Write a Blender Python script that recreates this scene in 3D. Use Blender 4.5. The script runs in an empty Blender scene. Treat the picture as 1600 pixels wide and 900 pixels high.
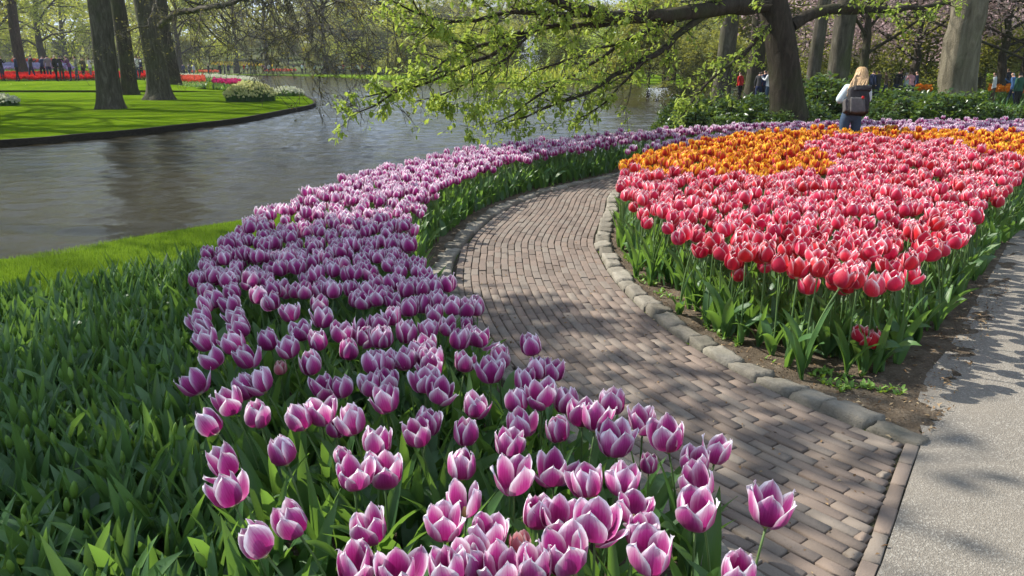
import bpy, math, random
import numpy as np
from mathutils import Vector, Matrix, noise
from mathutils.geometry import tessellate_polygon

random.seed(7); rng = np.random.default_rng(7)
sc = bpy.context.scene
COL = sc.collection
R = math.radians

# ------------------------------------------------------------------ camera
F, CH, YH = 1244.0, 1.6, 100.0
PITCH = math.atan((450 - YH) / F)
cam = bpy.data.cameras.new('camera'); cam_o = bpy.data.objects.new('camera', cam); COL.objects.link(cam_o)
cam.sensor_width = 36; cam.lens = 36 * F / 1600; cam.clip_start = .05; cam.clip_end = 3000
cam_o.location = (0, 0, CH); cam_o.rotation_euler = (math.pi / 2 - PITCH, 0, 0)
sc.camera = cam_o

# ------------------------------------------------------------------ sky, sun, exposure
SUN_DIR = Vector((1.0, -.5, 0)).normalized()          # the way the light travels over the ground
SUN_EL = R(43)
w = bpy.data.worlds.new('World'); sc.world = w; w.use_nodes = True
nt = w.node_tree; bg = nt.nodes['Background']; bg.inputs[1].default_value = .05
sky = nt.nodes.new('ShaderNodeTexSky'); sky.sky_type = 'NISHITA'; sky.sun_disc = False
sky.sun_elevation = SUN_EL; sky.sun_rotation = math.atan2(-SUN_DIR.x, -SUN_DIR.y)
sky.air_density = 1.3; sky.dust_density = .8; sky.ozone_density = 2.0
tc = nt.nodes.new('ShaderNodeTexCoord'); cn = nt.nodes.new('ShaderNodeTexNoise'); cn.inputs['Scale'].default_value = 2.6; cn.inputs['Detail'].default_value = 7; cn.inputs['Roughness'].default_value = .6
cm = nt.nodes.new('ShaderNodeMapping'); cm.inputs['Scale'].default_value = (1, 1, 2.2); nt.links.new(tc.outputs['Generated'], cm.inputs[0]); nt.links.new(cm.outputs[0], cn.inputs['Vector'])
cr = nt.nodes.new('ShaderNodeValToRGB'); cr.color_ramp.elements[0].position = .40; cr.color_ramp.elements[1].position = .60; nt.links.new(cn.outputs['Fac'], cr.inputs[0])
mx = nt.nodes.new('ShaderNodeMix'); mx.data_type = 'RGBA'; nt.links.new(cr.outputs[0], mx.inputs[0]); nt.links.new(sky.outputs[0], mx.inputs[6]); mx.inputs[7].default_value = (12.0, 14.5, 18.5, 1)
nt.links.new(mx.outputs[2], bg.inputs[0])
sl = bpy.data.lights.new('sun', 'SUN'); sl.energy = 5.0; sl.angle = R(.5); sl.color = (1, .95, .86)
so = bpy.data.objects.new('sun', sl); COL.objects.link(so)
ld = Vector((SUN_DIR.x * math.cos(SUN_EL), SUN_DIR.y * math.cos(SUN_EL), -math.sin(SUN_EL)))
so.rotation_euler = ld.to_track_quat('-Z', 'Y').to_euler(); so.location = (-20, 10, 25)
sc.view_settings.view_transform = 'Standard'; sc.view_settings.look = 'None'
sc.view_settings.gamma = 1; sc.view_settings.exposure = .74
sc.cycles.max_bounces = 7; sc.cycles.diffuse_bounces = 3; sc.cycles.glossy_bounces = 3
sc.cycles.transmission_bounces = 4; sc.cycles.transparent_max_bounces = 6
sc.cycles.caustics_reflective = False; sc.cycles.caustics_refractive = False
sc.cycles.use_denoising = True

# ------------------------------------------------------------------ helpers
def ray(px, py):
    dx = (px - 800) / F; dy = -(py - 450) / F
    return np.array([dx, math.cos(PITCH) + dy * math.sin(PITCH), -math.sin(PITCH) + dy * math.cos(PITCH)])
def at(px, py, z=0.0):            # point of the horizontal plane z seen at a pixel of the photograph
    r = ray(px, py); t = (z - CH) / r[2]; return (r[0] * t, r[1] * t, z)
def atD(px, py, D):               # point at distance D
    r = ray(px, py); t = D / r[1]; return (r[0] * t, D, CH + r[2] * t)
def to_px(p):
    x, y, z = p[0], p[1], p[2] - CH
    d = y * math.cos(PITCH) - z * math.sin(PITCH); u = y * math.sin(PITCH) + z * math.cos(PITCH)
    return 800 + F * x / d, 450 - F * u / d, d

class Buf:
    """collects triangles; everything in it becomes ONE mesh"""
    def __init__(s): s.V = []; s.T = []; s.U = []; s.M = []; s.n = 0
    def add(s, V, T, UV=None, mi=0):
        V = np.asarray(V, float); T = np.asarray(T, int)
        if UV is None: UV = np.zeros((len(V), 2))
        s.V.append(V); s.T.append(T + s.n); s.U.append(np.asarray(UV, float)[T.reshape(-1)]); s.M.append(np.full(len(T), mi)); s.n += len(V)
    def inst(s, geo, Rm, t, mi=0):
        V, T, UV = geo; n = len(t)
        if n == 0: return
        W = np.einsum('nij,vj->nvi', Rm, V) + np.asarray(t)[:, None, :]
        TT = T[None] + (np.arange(n) * len(V))[:, None, None]
        s.V.append(W.reshape(-1, 3)); s.T.append(TT.reshape(-1, 3) + s.n)
        s.U.append(np.tile(UV[T.reshape(-1)], (n, 1))); s.M.append(np.full(n * len(T), mi)); s.n += n * len(V)
    def mesh(s, name, mats, smooth=True):
        V = np.concatenate(s.V); T = np.concatenate(s.T); U = np.concatenate(s.U); M = np.concatenate(s.M)
        me = bpy.data.meshes.new(name)
        me.vertices.add(len(V)); me.vertices.foreach_set('co', V.reshape(-1).astype(np.float32))
        me.loops.add(len(T) * 3); me.loops.foreach_set('vertex_index', T.reshape(-1).astype(np.int32))
        me.polygons.add(len(T)); me.polygons.foreach_set('loop_start', (np.arange(len(T)) * 3).astype(np.int32))
        me.polygons.foreach_set('loop_total', np.full(len(T), 3, np.int32))
        for m in (mats if isinstance(mats, (list, tuple)) else [mats]): me.materials.append(m)
        me.polygons.foreach_set('material_index', M.astype(np.int32))
        me.polygons.foreach_set('use_smooth', np.full(len(T), smooth))
        uv = me.uv_layers.new(name='UVMap'); uv.data.foreach_set('uv', U.reshape(-1).astype(np.float32))
        me.update(calc_edges=True); me.validate()
        return me

def obj(name, me, parent=None, loc=(0, 0, 0), rot=(0, 0, 0), scale=(1, 1, 1)):
    o = bpy.data.objects.new(name, me); COL.objects.link(o)
    o.location = loc; o.rotation_euler = rot
    o.scale = scale if isinstance(scale, (tuple, list)) else (scale,) * 3
    if parent is not None: o.parent = parent
    return o
def tag(o, label=None, cat=None, group=None, kind=None):
    if label: o['label'] = label
    if cat: o['category'] = cat
    if group: o['group'] = group
    if kind: o['kind'] = kind
    return o
def thing(name, label, cat, loc=(0, 0, 0), rz=0, group=None, scale=1):
    return tag(obj(name, None, None, loc, (0, 0, rz), scale), label, cat, group)

def grid_tris(nu, nv):
    T = []
    for j in range(nv - 1):
        for i in range(nu - 1):
            a = j * nu + i; T += [(a, a + 1, a + nu + 1), (a, a + nu + 1, a + nu)]
    return np.array(T)
def tube(pts, rads, n=6, cap=True, flare=None):
    """tapered tube along a polyline"""
    P = np.asarray(pts, float); m = len(P); V = []; U = []
    d = np.gradient(P, axis=0); d /= np.linalg.norm(d, axis=1)[:, None] + 1e-9
    ref = np.array([0, 0, 1.]) if abs(d[0][2]) < .9 else np.array([1., 0, 0])
    a = np.cross(d[0], ref); a /= np.linalg.norm(a)
    L = 0
    for k in range(m):
        a = a - d[k] * a.dot(d[k]); a /= np.linalg.norm(a) + 1e-9; b = np.cross(d[k], a)
        if k: L += np.linalg.norm(P[k] - P[k - 1])
        for i in range(n):
            t = 2 * math.pi * i / n; r = rads[k] * (flare(k, t) if flare else 1)
            V.append(P[k] + r * (a * math.cos(t) + b * math.sin(t))); U.append((i / n, L))
    T = []
    for k in range(m - 1):
        for i in range(n):
            p, q = k * n + i, k * n + (i + 1) % n
            T += [(p, q, q + n), (p, q + n, p + n)]
    if cap:
        V.append(P[-1]); U.append((.5, L)); c = len(V) - 1
        for i in range(n): T.append(((m - 1) * n + i, (m - 1) * n + (i + 1) % n, c))
        V.append(P[0]); U.append((.5, 0)); c = len(V) - 1
        for i in range(n): T.append(((i + 1) % n, i, c))
    return np.array(V), np.array(T), np.array(U)
def rots(az, tilt=None, roll=None, s=1.0):
    """batch rotation matrices: roll about z, tilt about y, then turn about z; scaled"""
    az = np.asarray(az, float); n = len(az)
    tilt = np.zeros(n) if tilt is None else np.asarray(tilt); roll = np.zeros(n) if roll is None else np.asarray(roll)
    def Z(a):
        m = np.zeros((n, 3, 3)); m[:, 0, 0] = m[:, 1, 1] = np.cos(a); m[:, 0, 1] = -np.sin(a); m[:, 1, 0] = np.sin(a); m[:, 2, 2] = 1; return m
    Y = np.zeros((n, 3, 3)); Y[:, 0, 0] = Y[:, 2, 2] = np.cos(tilt); Y[:, 0, 2] = np.sin(tilt); Y[:, 2, 0] = -np.sin(tilt); Y[:, 1, 1] = 1
    return (Z(az) @ Y @ Z(roll)) * np.broadcast_to(np.asarray(s, float), (n,))[:, None, None]
def merge_geo(parts):
    V, T, U, n = [], [], [], 0
    for v, t, u in parts: V.append(v); T.append(t + n); U.append(u); n += len(v)
    return np.concatenate(V), np.concatenate(T), np.concatenate(U)
def inside(poly, x, y):
    c = False; n = len(poly); j = n - 1
    for i in range(n):
        xi, yi, xj, yj = poly[i][0], poly[i][1], poly[j][0], poly[j][1]
        if (yi > y) != (yj > y) and x < (xj - xi) * (y - yi) / (yj - yi) + xi: c = not c
        j = i
    return c
def inside_np(poly, X, Y):
    X, Y = np.asarray(X, float), np.asarray(Y, float); c = np.zeros(X.shape, bool); n = len(poly); j = n - 1
    for i in range(n):
        xi, yi, xj, yj = poly[i][0], poly[i][1], poly[j][0], poly[j][1]
        if yi != yj: c ^= ((yi > Y) != (yj > Y)) & (X < (xj - xi) * (Y - yi) / (yj - yi) + xi)
        j = i
    return c
def smooth_line(pts, step):
    """Catmull-Rom through points, resampled at about one step"""
    P = [np.array(p[:2], float) for p in pts]; P = [2 * P[0] - P[1]] + P + [2 * P[-1] - P[-2]]
    out = []
    for i in range(1, len(P) - 2):
        for t in np.linspace(0, 1, 24, endpoint=False):
            a, b, c, d = P[i - 1:i + 3]
            out.append(.5 * ((2 * b) + (-a + c) * t + (2 * a - 5 * b + 4 * c - d) * t * t + (-a + 3 * b - 3 * c + d) * t ** 3))
    out.append(P[-2]); out = np.array(out)
    s = np.r_[0, np.cumsum(np.linalg.norm(np.diff(out, axis=0), axis=1))]
    q = np.arange(0, s[-1], step); q = np.r_[q, s[-1]]
    return np.c_[np.interp(q, s, out[:, 0]), np.interp(q, s, out[:, 1])]
def ordinal(n):
    small = 'zeroth first second third fourth fifth sixth seventh eighth ninth tenth eleventh twelfth thirteenth fourteenth fifteenth sixteenth seventeenth eighteenth nineteenth twentieth'.split()
    if n <= 20: return small[n]
    return f"{n}{'st' if n % 10 == 1 else 'nd' if n % 10 == 2 else 'rd' if n % 10 == 3 else 'th'}"

# ------------------------------------------------------------------ materials
class NT:
    def __init__(s, name):
        s.m = bpy.data.materials.new(name); s.m.use_nodes = True; s.t = s.m.node_tree
        s.p = s.t.nodes['Principled BSDF']; s.out = s.t.nodes['Material Output']
    def n(s, typ, **kw):
        x = s.t.nodes.new('ShaderNode' + typ)
        for k, v in kw.items():
            if k.startswith('i_'):
                key = k[2:]; key = int(key) if key.isdigit() else key.replace('_', ' ')
                x.inputs[key].default_value = v
            else: setattr(x, k, v)
        return x
    def l(s, a, b): s.t.links.new(a, b)
    def noise(s, scale, detail=4, rough=.6, vec=None, dist=0):
        x = s.n('TexNoise'); x.inputs['Scale'].default_value = scale; x.inputs['Detail'].default_value = detail
        x.inputs['Roughness'].default_value = rough; x.inputs['Distortion'].default_value = dist
        if vec is None:
            if not hasattr(s, 'geo'): s.geo = s.n('NewGeometry')
            vec = s.geo.outputs['Position']
        s.l(vec, x.inputs['Vector']); return x.outputs['Fac']
    def objcoord(s): return s.n('TexCoord').outputs['Object']
    def scalev(s, vec, v):
        x = s.n('VectorMath', operation='MULTIPLY'); s.l(vec, x.inputs[0]); x.inputs[1].default_value = v; return x.outputs[0]
    def math(s, op, a, b=None, clamp=False):
        x = s.n('Math', operation=op, use_clamp=clamp)
        for k, v in enumerate((a, b)):
            if v is None: continue
            if isinstance(v, (int, float)): x.inputs[k].default_value = v
            else: s.l(v, x.inputs[k])
        return x.outputs[0]
    def ramp(s, fac, stops, interp='LINEAR'):
        x = s.n('ValToRGB'); cr = x.color_ramp; cr.interpolation = interp
        while len(cr.elements) < len(stops): cr.elements.new(.5)
        for e, (p, c) in zip(cr.elements, stops): e.position = p; e.color = (*c, 1)
        s.l(fac, x.inputs[0]); return x.outputs[0]
    def mix(s, f, a, b, typ='MIX'):
        x = s.n('Mix', data_type='RGBA', blend_type=typ)
        for k, v in ((0, f), (6, a), (7, b)):
            if isinstance(v, (int, float)): x.inputs[k].default_value = v
            elif isinstance(v, tuple): x.inputs[k].default_value = (*v, 1)
            else: s.l(v, x.inputs[k])
        return x.outputs[2]
    def bump(s, h, strength, dist=.01):
        x = s.n('Bump'); x.inputs['Strength'].default_value = strength; x.inputs['Distance'].default_value = dist
        s.l(h, x.inputs['Height']); s.l(x.outputs[0], s.p.inputs['Normal']); return x.outputs[0]
    def rand(s):
        a = s.n('ObjectInfo').outputs['Random']
        if not hasattr(s, 'geo'): s.geo = s.n('NewGeometry')
        return s.math('FRACT', s.math('ADD', a, s.geo.outputs['Random Per Island']))
    def translucent(s, col, f):
        tr = s.n('BsdfTranslucent'); s.l(col, tr.inputs[0]); mx = s.n('MixShader'); mx.inputs[0].default_value = f
        s.l(s.p.outputs[0], mx.inputs[1]); s.l(tr.outputs[0], mx.inputs[2]); s.l(mx.outputs[0], s.out.inputs[0])
    def done(s, col=None, rough=.8, spec=.3):
        if col is not None:
            if isinstance(col, tuple): s.p.inputs['Base Color'].default_value = (*col, 1)
            else: s.l(col, s.p.inputs['Base Color'])
        if isinstance(rough, (int, float)): s.p.inputs['Roughness'].default_value = rough
        else: s.l(rough, s.p.inputs['Roughness'])
        s.p.inputs['Specular IOR Level'].default_value = spec
        return s.m

def m_plain(name, c, rough=.8, spec=.3, var=.15, scale=40):
    k = NT(name); f = k.noise(scale, 3, vec=k.objcoord())
    col = k.ramp(f, [(.3, tuple(x * (1 - var) for x in c)), (.7, tuple(min(1, x * (1 + var)) for x in c))])
    return k.done(col, rough, spec)
def m_petal(name, deep, mid, edge, base, trans=.3, e0=.45, e1=.95, var=.25, ew=.85):
    k = NT(name); uv = k.n('UVMap').outputs[0]; sp = k.n('SeparateXYZ'); k.l(uv, sp.inputs[0])
    u, v = sp.outputs[0], sp.outputs[1]
    a = k.math('ABSOLUTE', k.math('SUBTRACT', k.math('MULTIPLY', u, 2), 1))
    r = k.rand()
    streak = k.noise(1, 3, .6, vec=k.scalev(uv, (16, 1.6, 1)))
    e = k.math('ADD', k.math('MULTIPLY', k.math('MULTIPLY', k.math('POWER', a, 2.2), k.math('ADD', k.math('MULTIPLY', v, .8), .35)), ew), k.math('MULTIPLY', k.math('POWER', v, 2.1), .84))
    e = k.math('ADD', e, k.math('MULTIPLY', k.math('SUBTRACT', streak, .5), .55))
    e = k.math('ADD', e, k.math('MULTIPLY', k.math('SUBTRACT', r, .5), var))
    col = k.ramp(e, [(0, deep), (e0 * .7, mid), ((e0 + e1) / 2, tuple((x + y) / 2 for x, y in zip(mid, edge))), (e1, edge)])
    bf = k.math('SUBTRACT', 1, k.math('MULTIPLY', v, 11), True)
    col = k.mix(bf, col, base)
    hs = k.n('HueSaturation'); k.l(col, hs.inputs['Color'])
    k.l(k.math('ADD', k.math('MULTIPLY', r, .3), .85), hs.inputs['Value']); k.l(k.math('ADD', k.math('MULTIPLY', r, .014), .493), hs.inputs['Hue'])
    rib = k.noise(1, 2, .5, vec=k.scalev(uv, (34, 1.5, 1))); k.bump(rib, .35, .004)
    k.done(hs.outputs[0], .5, .35); k.translucent(hs.outputs[0], trans)
    k.p.inputs['Sheen Weight'].default_value = .15
    return k.m
def m_leaf(name, c1, c2, c3, trans=.35, rough=.5, spec=.4, scale=6, tcol=None, stripe=True):
    k = NT(name); r = k.rand(); f = k.noise(scale, 3)
    g = k.math('ADD', k.math('MULTIPLY', f, .5), k.math('MULTIPLY', r, .5))
    col = k.ramp(g, [(.25, c1), (.5, c2), (.78, c3)])
    if stripe:
        uv = k.n('UVMap').outputs[0]; st = k.noise(1, 2, .5, vec=k.scalev(uv, (22, .8, 1)))
        col = k.mix(k.math('MULTIPLY', st, .35), col, tuple(min(1, x * 1.5) for x in c2)); k.bump(st, .4, .004)
    k.done(col, rough, spec)
    t = k.mix(.75, col, tcol or tuple(min(1, x * y) for x, y in zip(c3, (2.4, 2.2, .8))))
    k.translucent(t, trans)
    return k.m

M = {}
M['purple'] = m_petal('purple_petal', (.30, .006, .135), (.46, .05, .27), (.92, .85, .92), (.66, .70, .55), .32, .44, .92, ew=1.0)
M['pink'] = m_petal('pink_petal', (.60, .006, .040), (.73, .035, .11), (.98, .82, .84), (.8, .75, .6), .22, .60, 1.1)
M['pinkdeep'] = m_petal('red_pink_petal', (.50, .003, .020), (.60, .010, .045), (.92, .64, .66), (.8, .7, .5), .22, .68, 1.12)
M['orange'] = m_petal('orange_petal', (.42, .010, .006), (.58, .035, .008), (.95, .50, .02), (.8, .6, .1), .20, .42, .82, .6)
M['palepink'] = m_petal('pale_pink_petal', (.55, .08, .16), (.62, .18, .24), (.82, .66, .62), (.6, .6, .4), .28)
M['tleaf'] = m_leaf('tulip_leaf', (.045, .105, .040), (.068, .155, .050), (.12, .23, .065), .38, .38, .5, 5, tcol=(.26, .46, .05))
M['bleaf'] = m_leaf('bud_plant_leaf', (.030, .080, .030), (.056, .130, .044), (.12, .23, .07), .30, .36, .6, 5, tcol=(.24, .42, .06))
M['stem'] = m_leaf('tulip_stem', (.07, .13, .04), (.10, .18, .05), (.14, .22, .07), .1, .5, .4, 9)
M['bud'] = m_leaf('tulip_bud', (.09, .19, .03), (.14, .26, .04), (.22, .34, .06), .2, .45, .4, 9)
M['pistil'] = m_plain('pistil', (.45, .45, .15))
M['farleaf'] = m_leaf('spring_foliage', (.14, .18, .035), (.21, .25, .05), (.32, .36, .09), .42, .6, .25, .35, stripe=False)
M['farleaf2'] = m_leaf('olive_foliage', (.085, .11, .032), (.14, .165, .048), (.22, .235, .075), .38, .6, .25, .35, stripe=False)
M['twigleaf'] = m_leaf('budding_twig_haze', (.10, .085, .05), (.15, .13, .065), (.20, .20, .08), .25, .7, .2, .35, stripe=False)
M['darkleaf'] = m_leaf('dark_evergreen', (.012, .03, .012), (.022, .05, .018), (.045, .08, .025), .15, .5, .35, .5, stripe=False)
M['oakleaf'] = m_leaf('fresh_spring_leaf', (.20, .30, .04), (.30, .41, .06), (.44, .52, .11), .42, .5, .35, 2.5, tcol=(.50, .62, .09), stripe=False)
M['catkin'] = m_leaf('catkin', (.20, .27, .04), (.27, .34, .06), (.34, .40, .08), .25, .7, .2, 8, stripe=False)
M['shrubleaf'] = m_leaf('shrub_leaf', (.022, .055, .018), (.045, .095, .025), (.12, .19, .04), .25, .32, .6, 2.2, stripe=False)
M['cherry'] = m_leaf('cherry_blossom', (.36, .24, .26), (.50, .36, .38), (.66, .52, .54), .35, .7, .2, .8, tcol=(.6, .42, .44), stripe=False)
M['daffleaf'] = m_leaf('narcissus_leaf', (.04, .10, .03), (.06, .15, .04), (.10, .21, .05), .3, .5, .3, 4)

def m_bark(name, c1, c2, c3, sc_=1.0):
    k = NT(name); P = k.n('NewGeometry').outputs['Position']
    v = k.scalev(P, (3.2 * sc_, 3.2 * sc_, .7 * sc_)); f = k.noise(2.2, 8, .7, vec=v, dist=.6); g = k.noise(.8, 4, .6, vec=P); h = k.noise(28 * sc_, 5, .7, vec=P)
    col = k.ramp(f, [(.28, c1), (.5, c2), (.72, c3)])
    moss = k.ramp(g, [(.5, (0, 0, 0)), (.68, (1, 1, 1))])
    mf = k.math('MULTIPLY', moss, .55)
    col = k.mix(mf, col, (.075, .095, .03)); col = k.mix(k.math('MULTIPLY', h, .35), col, c1)
    k.bump(k.math('ADD', f, k.math('MULTIPLY', h, .35)), .9, .06)
    return k.done(col, .9, .15)
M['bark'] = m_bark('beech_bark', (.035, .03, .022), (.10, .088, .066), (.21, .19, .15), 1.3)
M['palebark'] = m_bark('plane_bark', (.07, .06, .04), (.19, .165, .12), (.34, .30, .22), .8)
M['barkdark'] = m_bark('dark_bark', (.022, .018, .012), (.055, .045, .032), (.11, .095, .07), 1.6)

k = NT('soil'); f = k.noise(9, 8, .7); g = k.noise(70, 5, .7); h = k.noise(1.6, 3)
col = k.ramp(k.math('ADD', k.math('MULTIPLY', f, .6), k.math('MULTIPLY', g, .4)), [(.32, (.045, .032, .022)), (.48, (.13, .10, .07)), (.66, (.28, .23, .17))])
col = k.mix(k.math('MULTIPLY', h, .3), col, (.16, .125, .09)); k.bump(k.math('ADD', f, g), .9, .03); M['soil'] = k.done(col, .95, .1)
k = NT('lawn_grass'); f = k.noise(.7, 4); g = k.noise(160, 3, .7, vec=k.scalev(k.n('NewGeometry').outputs['Position'], (1, .5, 1))); h = k.noise(6, 5, .7)
col = k.ramp(k.math('ADD', k.math('MULTIPLY', f, .35), k.math('ADD', k.math('MULTIPLY', g, .3), k.math('MULTIPLY', h, .35))),
             [(.38, (.055, .105, .004)), (.47, (.095, .17, .007)), (.54, (.13, .21, .01)), (.62, (.19, .26, .018))])
k.bump(k.math('ADD', g, h), .8, .03); M['grass'] = k.done(col, 1, .0)
k = NT('forest_floor'); f = k.noise(.15, 5); M['floor'] = k.done(k.ramp(f, [(.35, (.05, .055, .02)), (.55, (.08, .10, .03)), (.7, (.09, .16, .03))]), .9, .1)
M['blade'] = m_leaf('grass_blade', (.06, .125, .018), (.10, .19, .025), (.16, .26, .045), .3, .6, .3, 1.2)
k = NT('asphalt'); v1 = k.n('TexVoronoi'); v1.inputs['Scale'].default_value = 170; k.l(k.n('NewGeometry').outputs['Position'], v1.inputs[0])
f = k.noise(2.2, 6, .65); s1 = k.noise(240, 2, .5)
chip = k.ramp(v1.outputs['Color'], [(.0, (.11, .10, .088)), (.5, (.16, .148, .13)), (.68, (.22, .205, .18)), (.85, (.45, .43, .38))])
col = k.mix(k.math('MULTIPLY', f, 1.1), chip, (.245, .215, .172)); col = k.mix(k.ramp(k.noise(.8, 4), [(.45, (0, 0, 0)), (.7, (.6, .6, .6))]), col, (.24, .21, .17))
k.bump(k.math('ADD', v1.outputs['Distance'], s1), .6, .006); M['asphalt'] = k.done(col, .85, .3)
k = NT('clinker_brick'); r = k.rand(); f = k.noise(26, 6, .7); g = k.noise(1.3, 4); h = k.noise(160, 3, .7)
col = k.ramp(r, [(0, (.125, .094, .075)), (.25, (.18, .132, .105)), (.5, (.235, .172, .135)), (.75, (.185, .152, .126)), (1, (.235, .197, .16))])
col = k.mix(k.math('MULTIPLY', f, .5), col, (.155, .13, .11)); col = k.mix(k.math('MULTIPLY', g, .35), col, (.22, .185, .15)); col = k.mix(k.ramp(h, [(.58, (0, 0, 0)), (.75, (.5, .5, .5))]), col, (.09, .075, .062))
k.bump(k.math('ADD', f, k.math('MULTIPLY', h, .6)), .5, .006); M['brick'] = k.done(col, .82, .25)
k = NT('joint_sand'); f = k.noise(60, 4, .7); g = k.noise(2.5, 4)
col = k.ramp(f, [(.3, (.025, .021, .015)), (.7, (.085, .07, .05))]); col = k.mix(k.ramp(g, [(.5, (0, 0, 0)), (.65, (.6, .6, .6))]), col, (.04, .055, .02)); M['joint'] = k.done(col, .95, .1)
k = NT('kerb_stone'); r = k.rand(); f = k.noise(14, 7, .7); h = k.noise(90, 4, .7); g = k.noise(3, 3)
col = k.ramp(k.math('ADD', k.math('MULTIPLY', f, .6), k.math('MULTIPLY', r, .4)), [(.25, (.15, .135, .105)), (.5, (.25, .225, .18)), (.75, (.36, .33, .27))])
col = k.mix(k.ramp(g, [(.55, (0, 0, 0)), (.7, (.35, .35, .35))]), col, (.15, .155, .10)); col = k.mix(k.math('MULTIPLY', h, .4), col, (.11, .10, .08))
k.bump(k.math('ADD', f, k.math('MULTIPLY', h, .5)), .8, .015); M['stone'] = k.done(col, .88, .2)
k = NT('timber'); f = k.noise(12, 5, vec=k.scalev(k.n('NewGeometry').outputs['Position'], (1, 1, 6))); M['timber'] = k.done(k.ramp(f, [(.3, (.012, .01, .007)), (.7, (.05, .042, .03))]), .9, .2)
k = NT('lake_water'); P = k.n('NewGeometry').outputs['Position']
w2 = k.noise(17, 3, .55, vec=k.scalev(P, (1, 2.2, 1)), dist=.4); k.bump(w2, .4, .016)
M['water'] = k.done((.030, .024, .010), .10, .5); k.p.inputs['IOR'].default_value = 1.333
k = NT('fallen_debris'); M['debris'] = k.done(k.ramp(k.rand(), [(0, (.10, .055, .025)), (.5, (.25, .16, .08)), (1, (.42, .33, .2))]), .8, .2)

# ------------------------------------------------------------------ plant geometry
def petal(c, inner, nu=7, nv=8, R0=.0405, Hh=.100, seed=0):
    rs = np.random.default_rng(seed); V = []; U = []
    kv = [0, .12, .3, .55, .8, .92, 1]
    r0 = np.array([.12, .62, 1.0, .98, .80, .68, .55]); r1 = np.array([.12, .66, 1.06, 1.24, 1.36, 1.42, 1.46])
    z0 = np.array([0, .05, .26, .56, .84, .95, 1.0]); z1 = np.array([0, .05, .24, .52, .76, .86, .90])
    wd = np.array([.22, .62, .93, .98, .60, .30, .02])
    from_ = lambda arr, v: np.interp(v, np.linspace(0, 1, 41), np.convolve(np.pad(np.interp(np.linspace(0, 1, 41), kv, arr), 2, 'edge'), np.ones(5) / 5, 'valid'))
    rr = (r0 * (1 - c) + r1 * c) * R0 * (.90 if inner else 1.05); zz = (z0 * (1 - c) + z1 * c) * Hh * (1.04 if inner else 1.0)
    wig = rs.normal(0, .09, 3); nt_ = rs.uniform(.02, .07)
    for j in range(nv):
        v = j / (nv - 1); vv = v ** .9
        r = from_(rr, vv) if j < nv - 1 else rr[-1]; z = from_(zz, vv) if j else 0; wv = from_(wd, vv) * R0 * .98
        if j == nv - 1: wv = .04 * R0
        for i in range(nu):
            s = 2 * i / (nu - 1) - 1
            ph = s * wv / max(r, .35 * R0)
            q = r * (1 + (.10 if not inner else .03) * s * s * min(1, v * 1.6) - .05 * (1 - abs(s)) * v) + R0 * wig[0] * s * v * v
            V.append((q * math.cos(ph), q * math.sin(ph), z - .07 * Hh * s * s * v + R0 * nt_ * math.sin(7 * s + seed) * v * v)); U.append((i / (nu - 1), v))
    return np.array(V), grid_tris(nu, nv), np.array(U)
def bloom_geo(c, nu=4, nv=5, seed=0):
    rs = np.random.default_rng(seed); out = []
    for i in range(6):
        inner = i % 2; V, T, U = petal(max(0, c + rs.normal(0, .08) - .1 * inner), inner, nu, nv, seed=seed * 7 + i)
        a = i * math.pi / 3 + rs.normal(0, .06); Rm = rots([a])[0]
        out.append((V @ Rm.T, T, U))
    return merge_geo(out)
def leaf_geo(L, W, bend, fold=.5, twist=0, nu=3, nv=8, wave=0, seed=0):
    """lanceolate leaf from the origin, rising then arching along +x"""
    V = []; U = []; x = z = 0; ang = math.pi / 2 - .12
    for j in range(nv):
        v = j / (nv - 1)
        wv = W * (math.sin(math.pi * min(1, v * .93 + .07) ** .8) ** .75 if v < 1 else 0.02) * (1 if v > .12 else .75)
        nx, nz = -math.sin(ang), math.cos(ang)
        for i in range(nu):
            s = 2 * i / (nu - 1) - 1
            tw = twist * v; cy, cn = s * wv / 2, abs(s) * wv / 2 * fold * (1 - .5 * v) + wave * W * math.sin(9 * v + seed + s) * abs(s)
            y = cy * math.cos(tw) - cn * math.sin(tw); n_ = cy * math.sin(tw) + cn * math.cos(tw)
            V.append((x + nx * n_ , y, z + nz * n_)); U.append((i / (nu - 1), v))
        ang -= bend / (nv - 1) * (.35 + 1.3 * v)
        x += math.cos(ang) * L / (nv - 1); z += math.sin(ang) * L / (nv - 1)
    return np.array(V), grid_tris(nu, nv), np.array(U)
def stem_geo(lean, Hs=.47, n=5, m=7, r=.0042):
    pts = []; 
    for j in range(m):
        v = j / (m - 1); a = lean * v; pts.append((Hs * math.sin(a) * v * .9, 0.004 * math.sin(4 * v), Hs * v * (1 - .18 * (1 - math.cos(a * 1.3)))))
    return tube(pts, [r * (1.15 - .2 * j / (m - 1)) for j in range(m)], n, True), pts[-1]
def single(name, geo, mat):
    b = Buf(); b.add(*geo); return b.mesh(name, mat)

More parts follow.
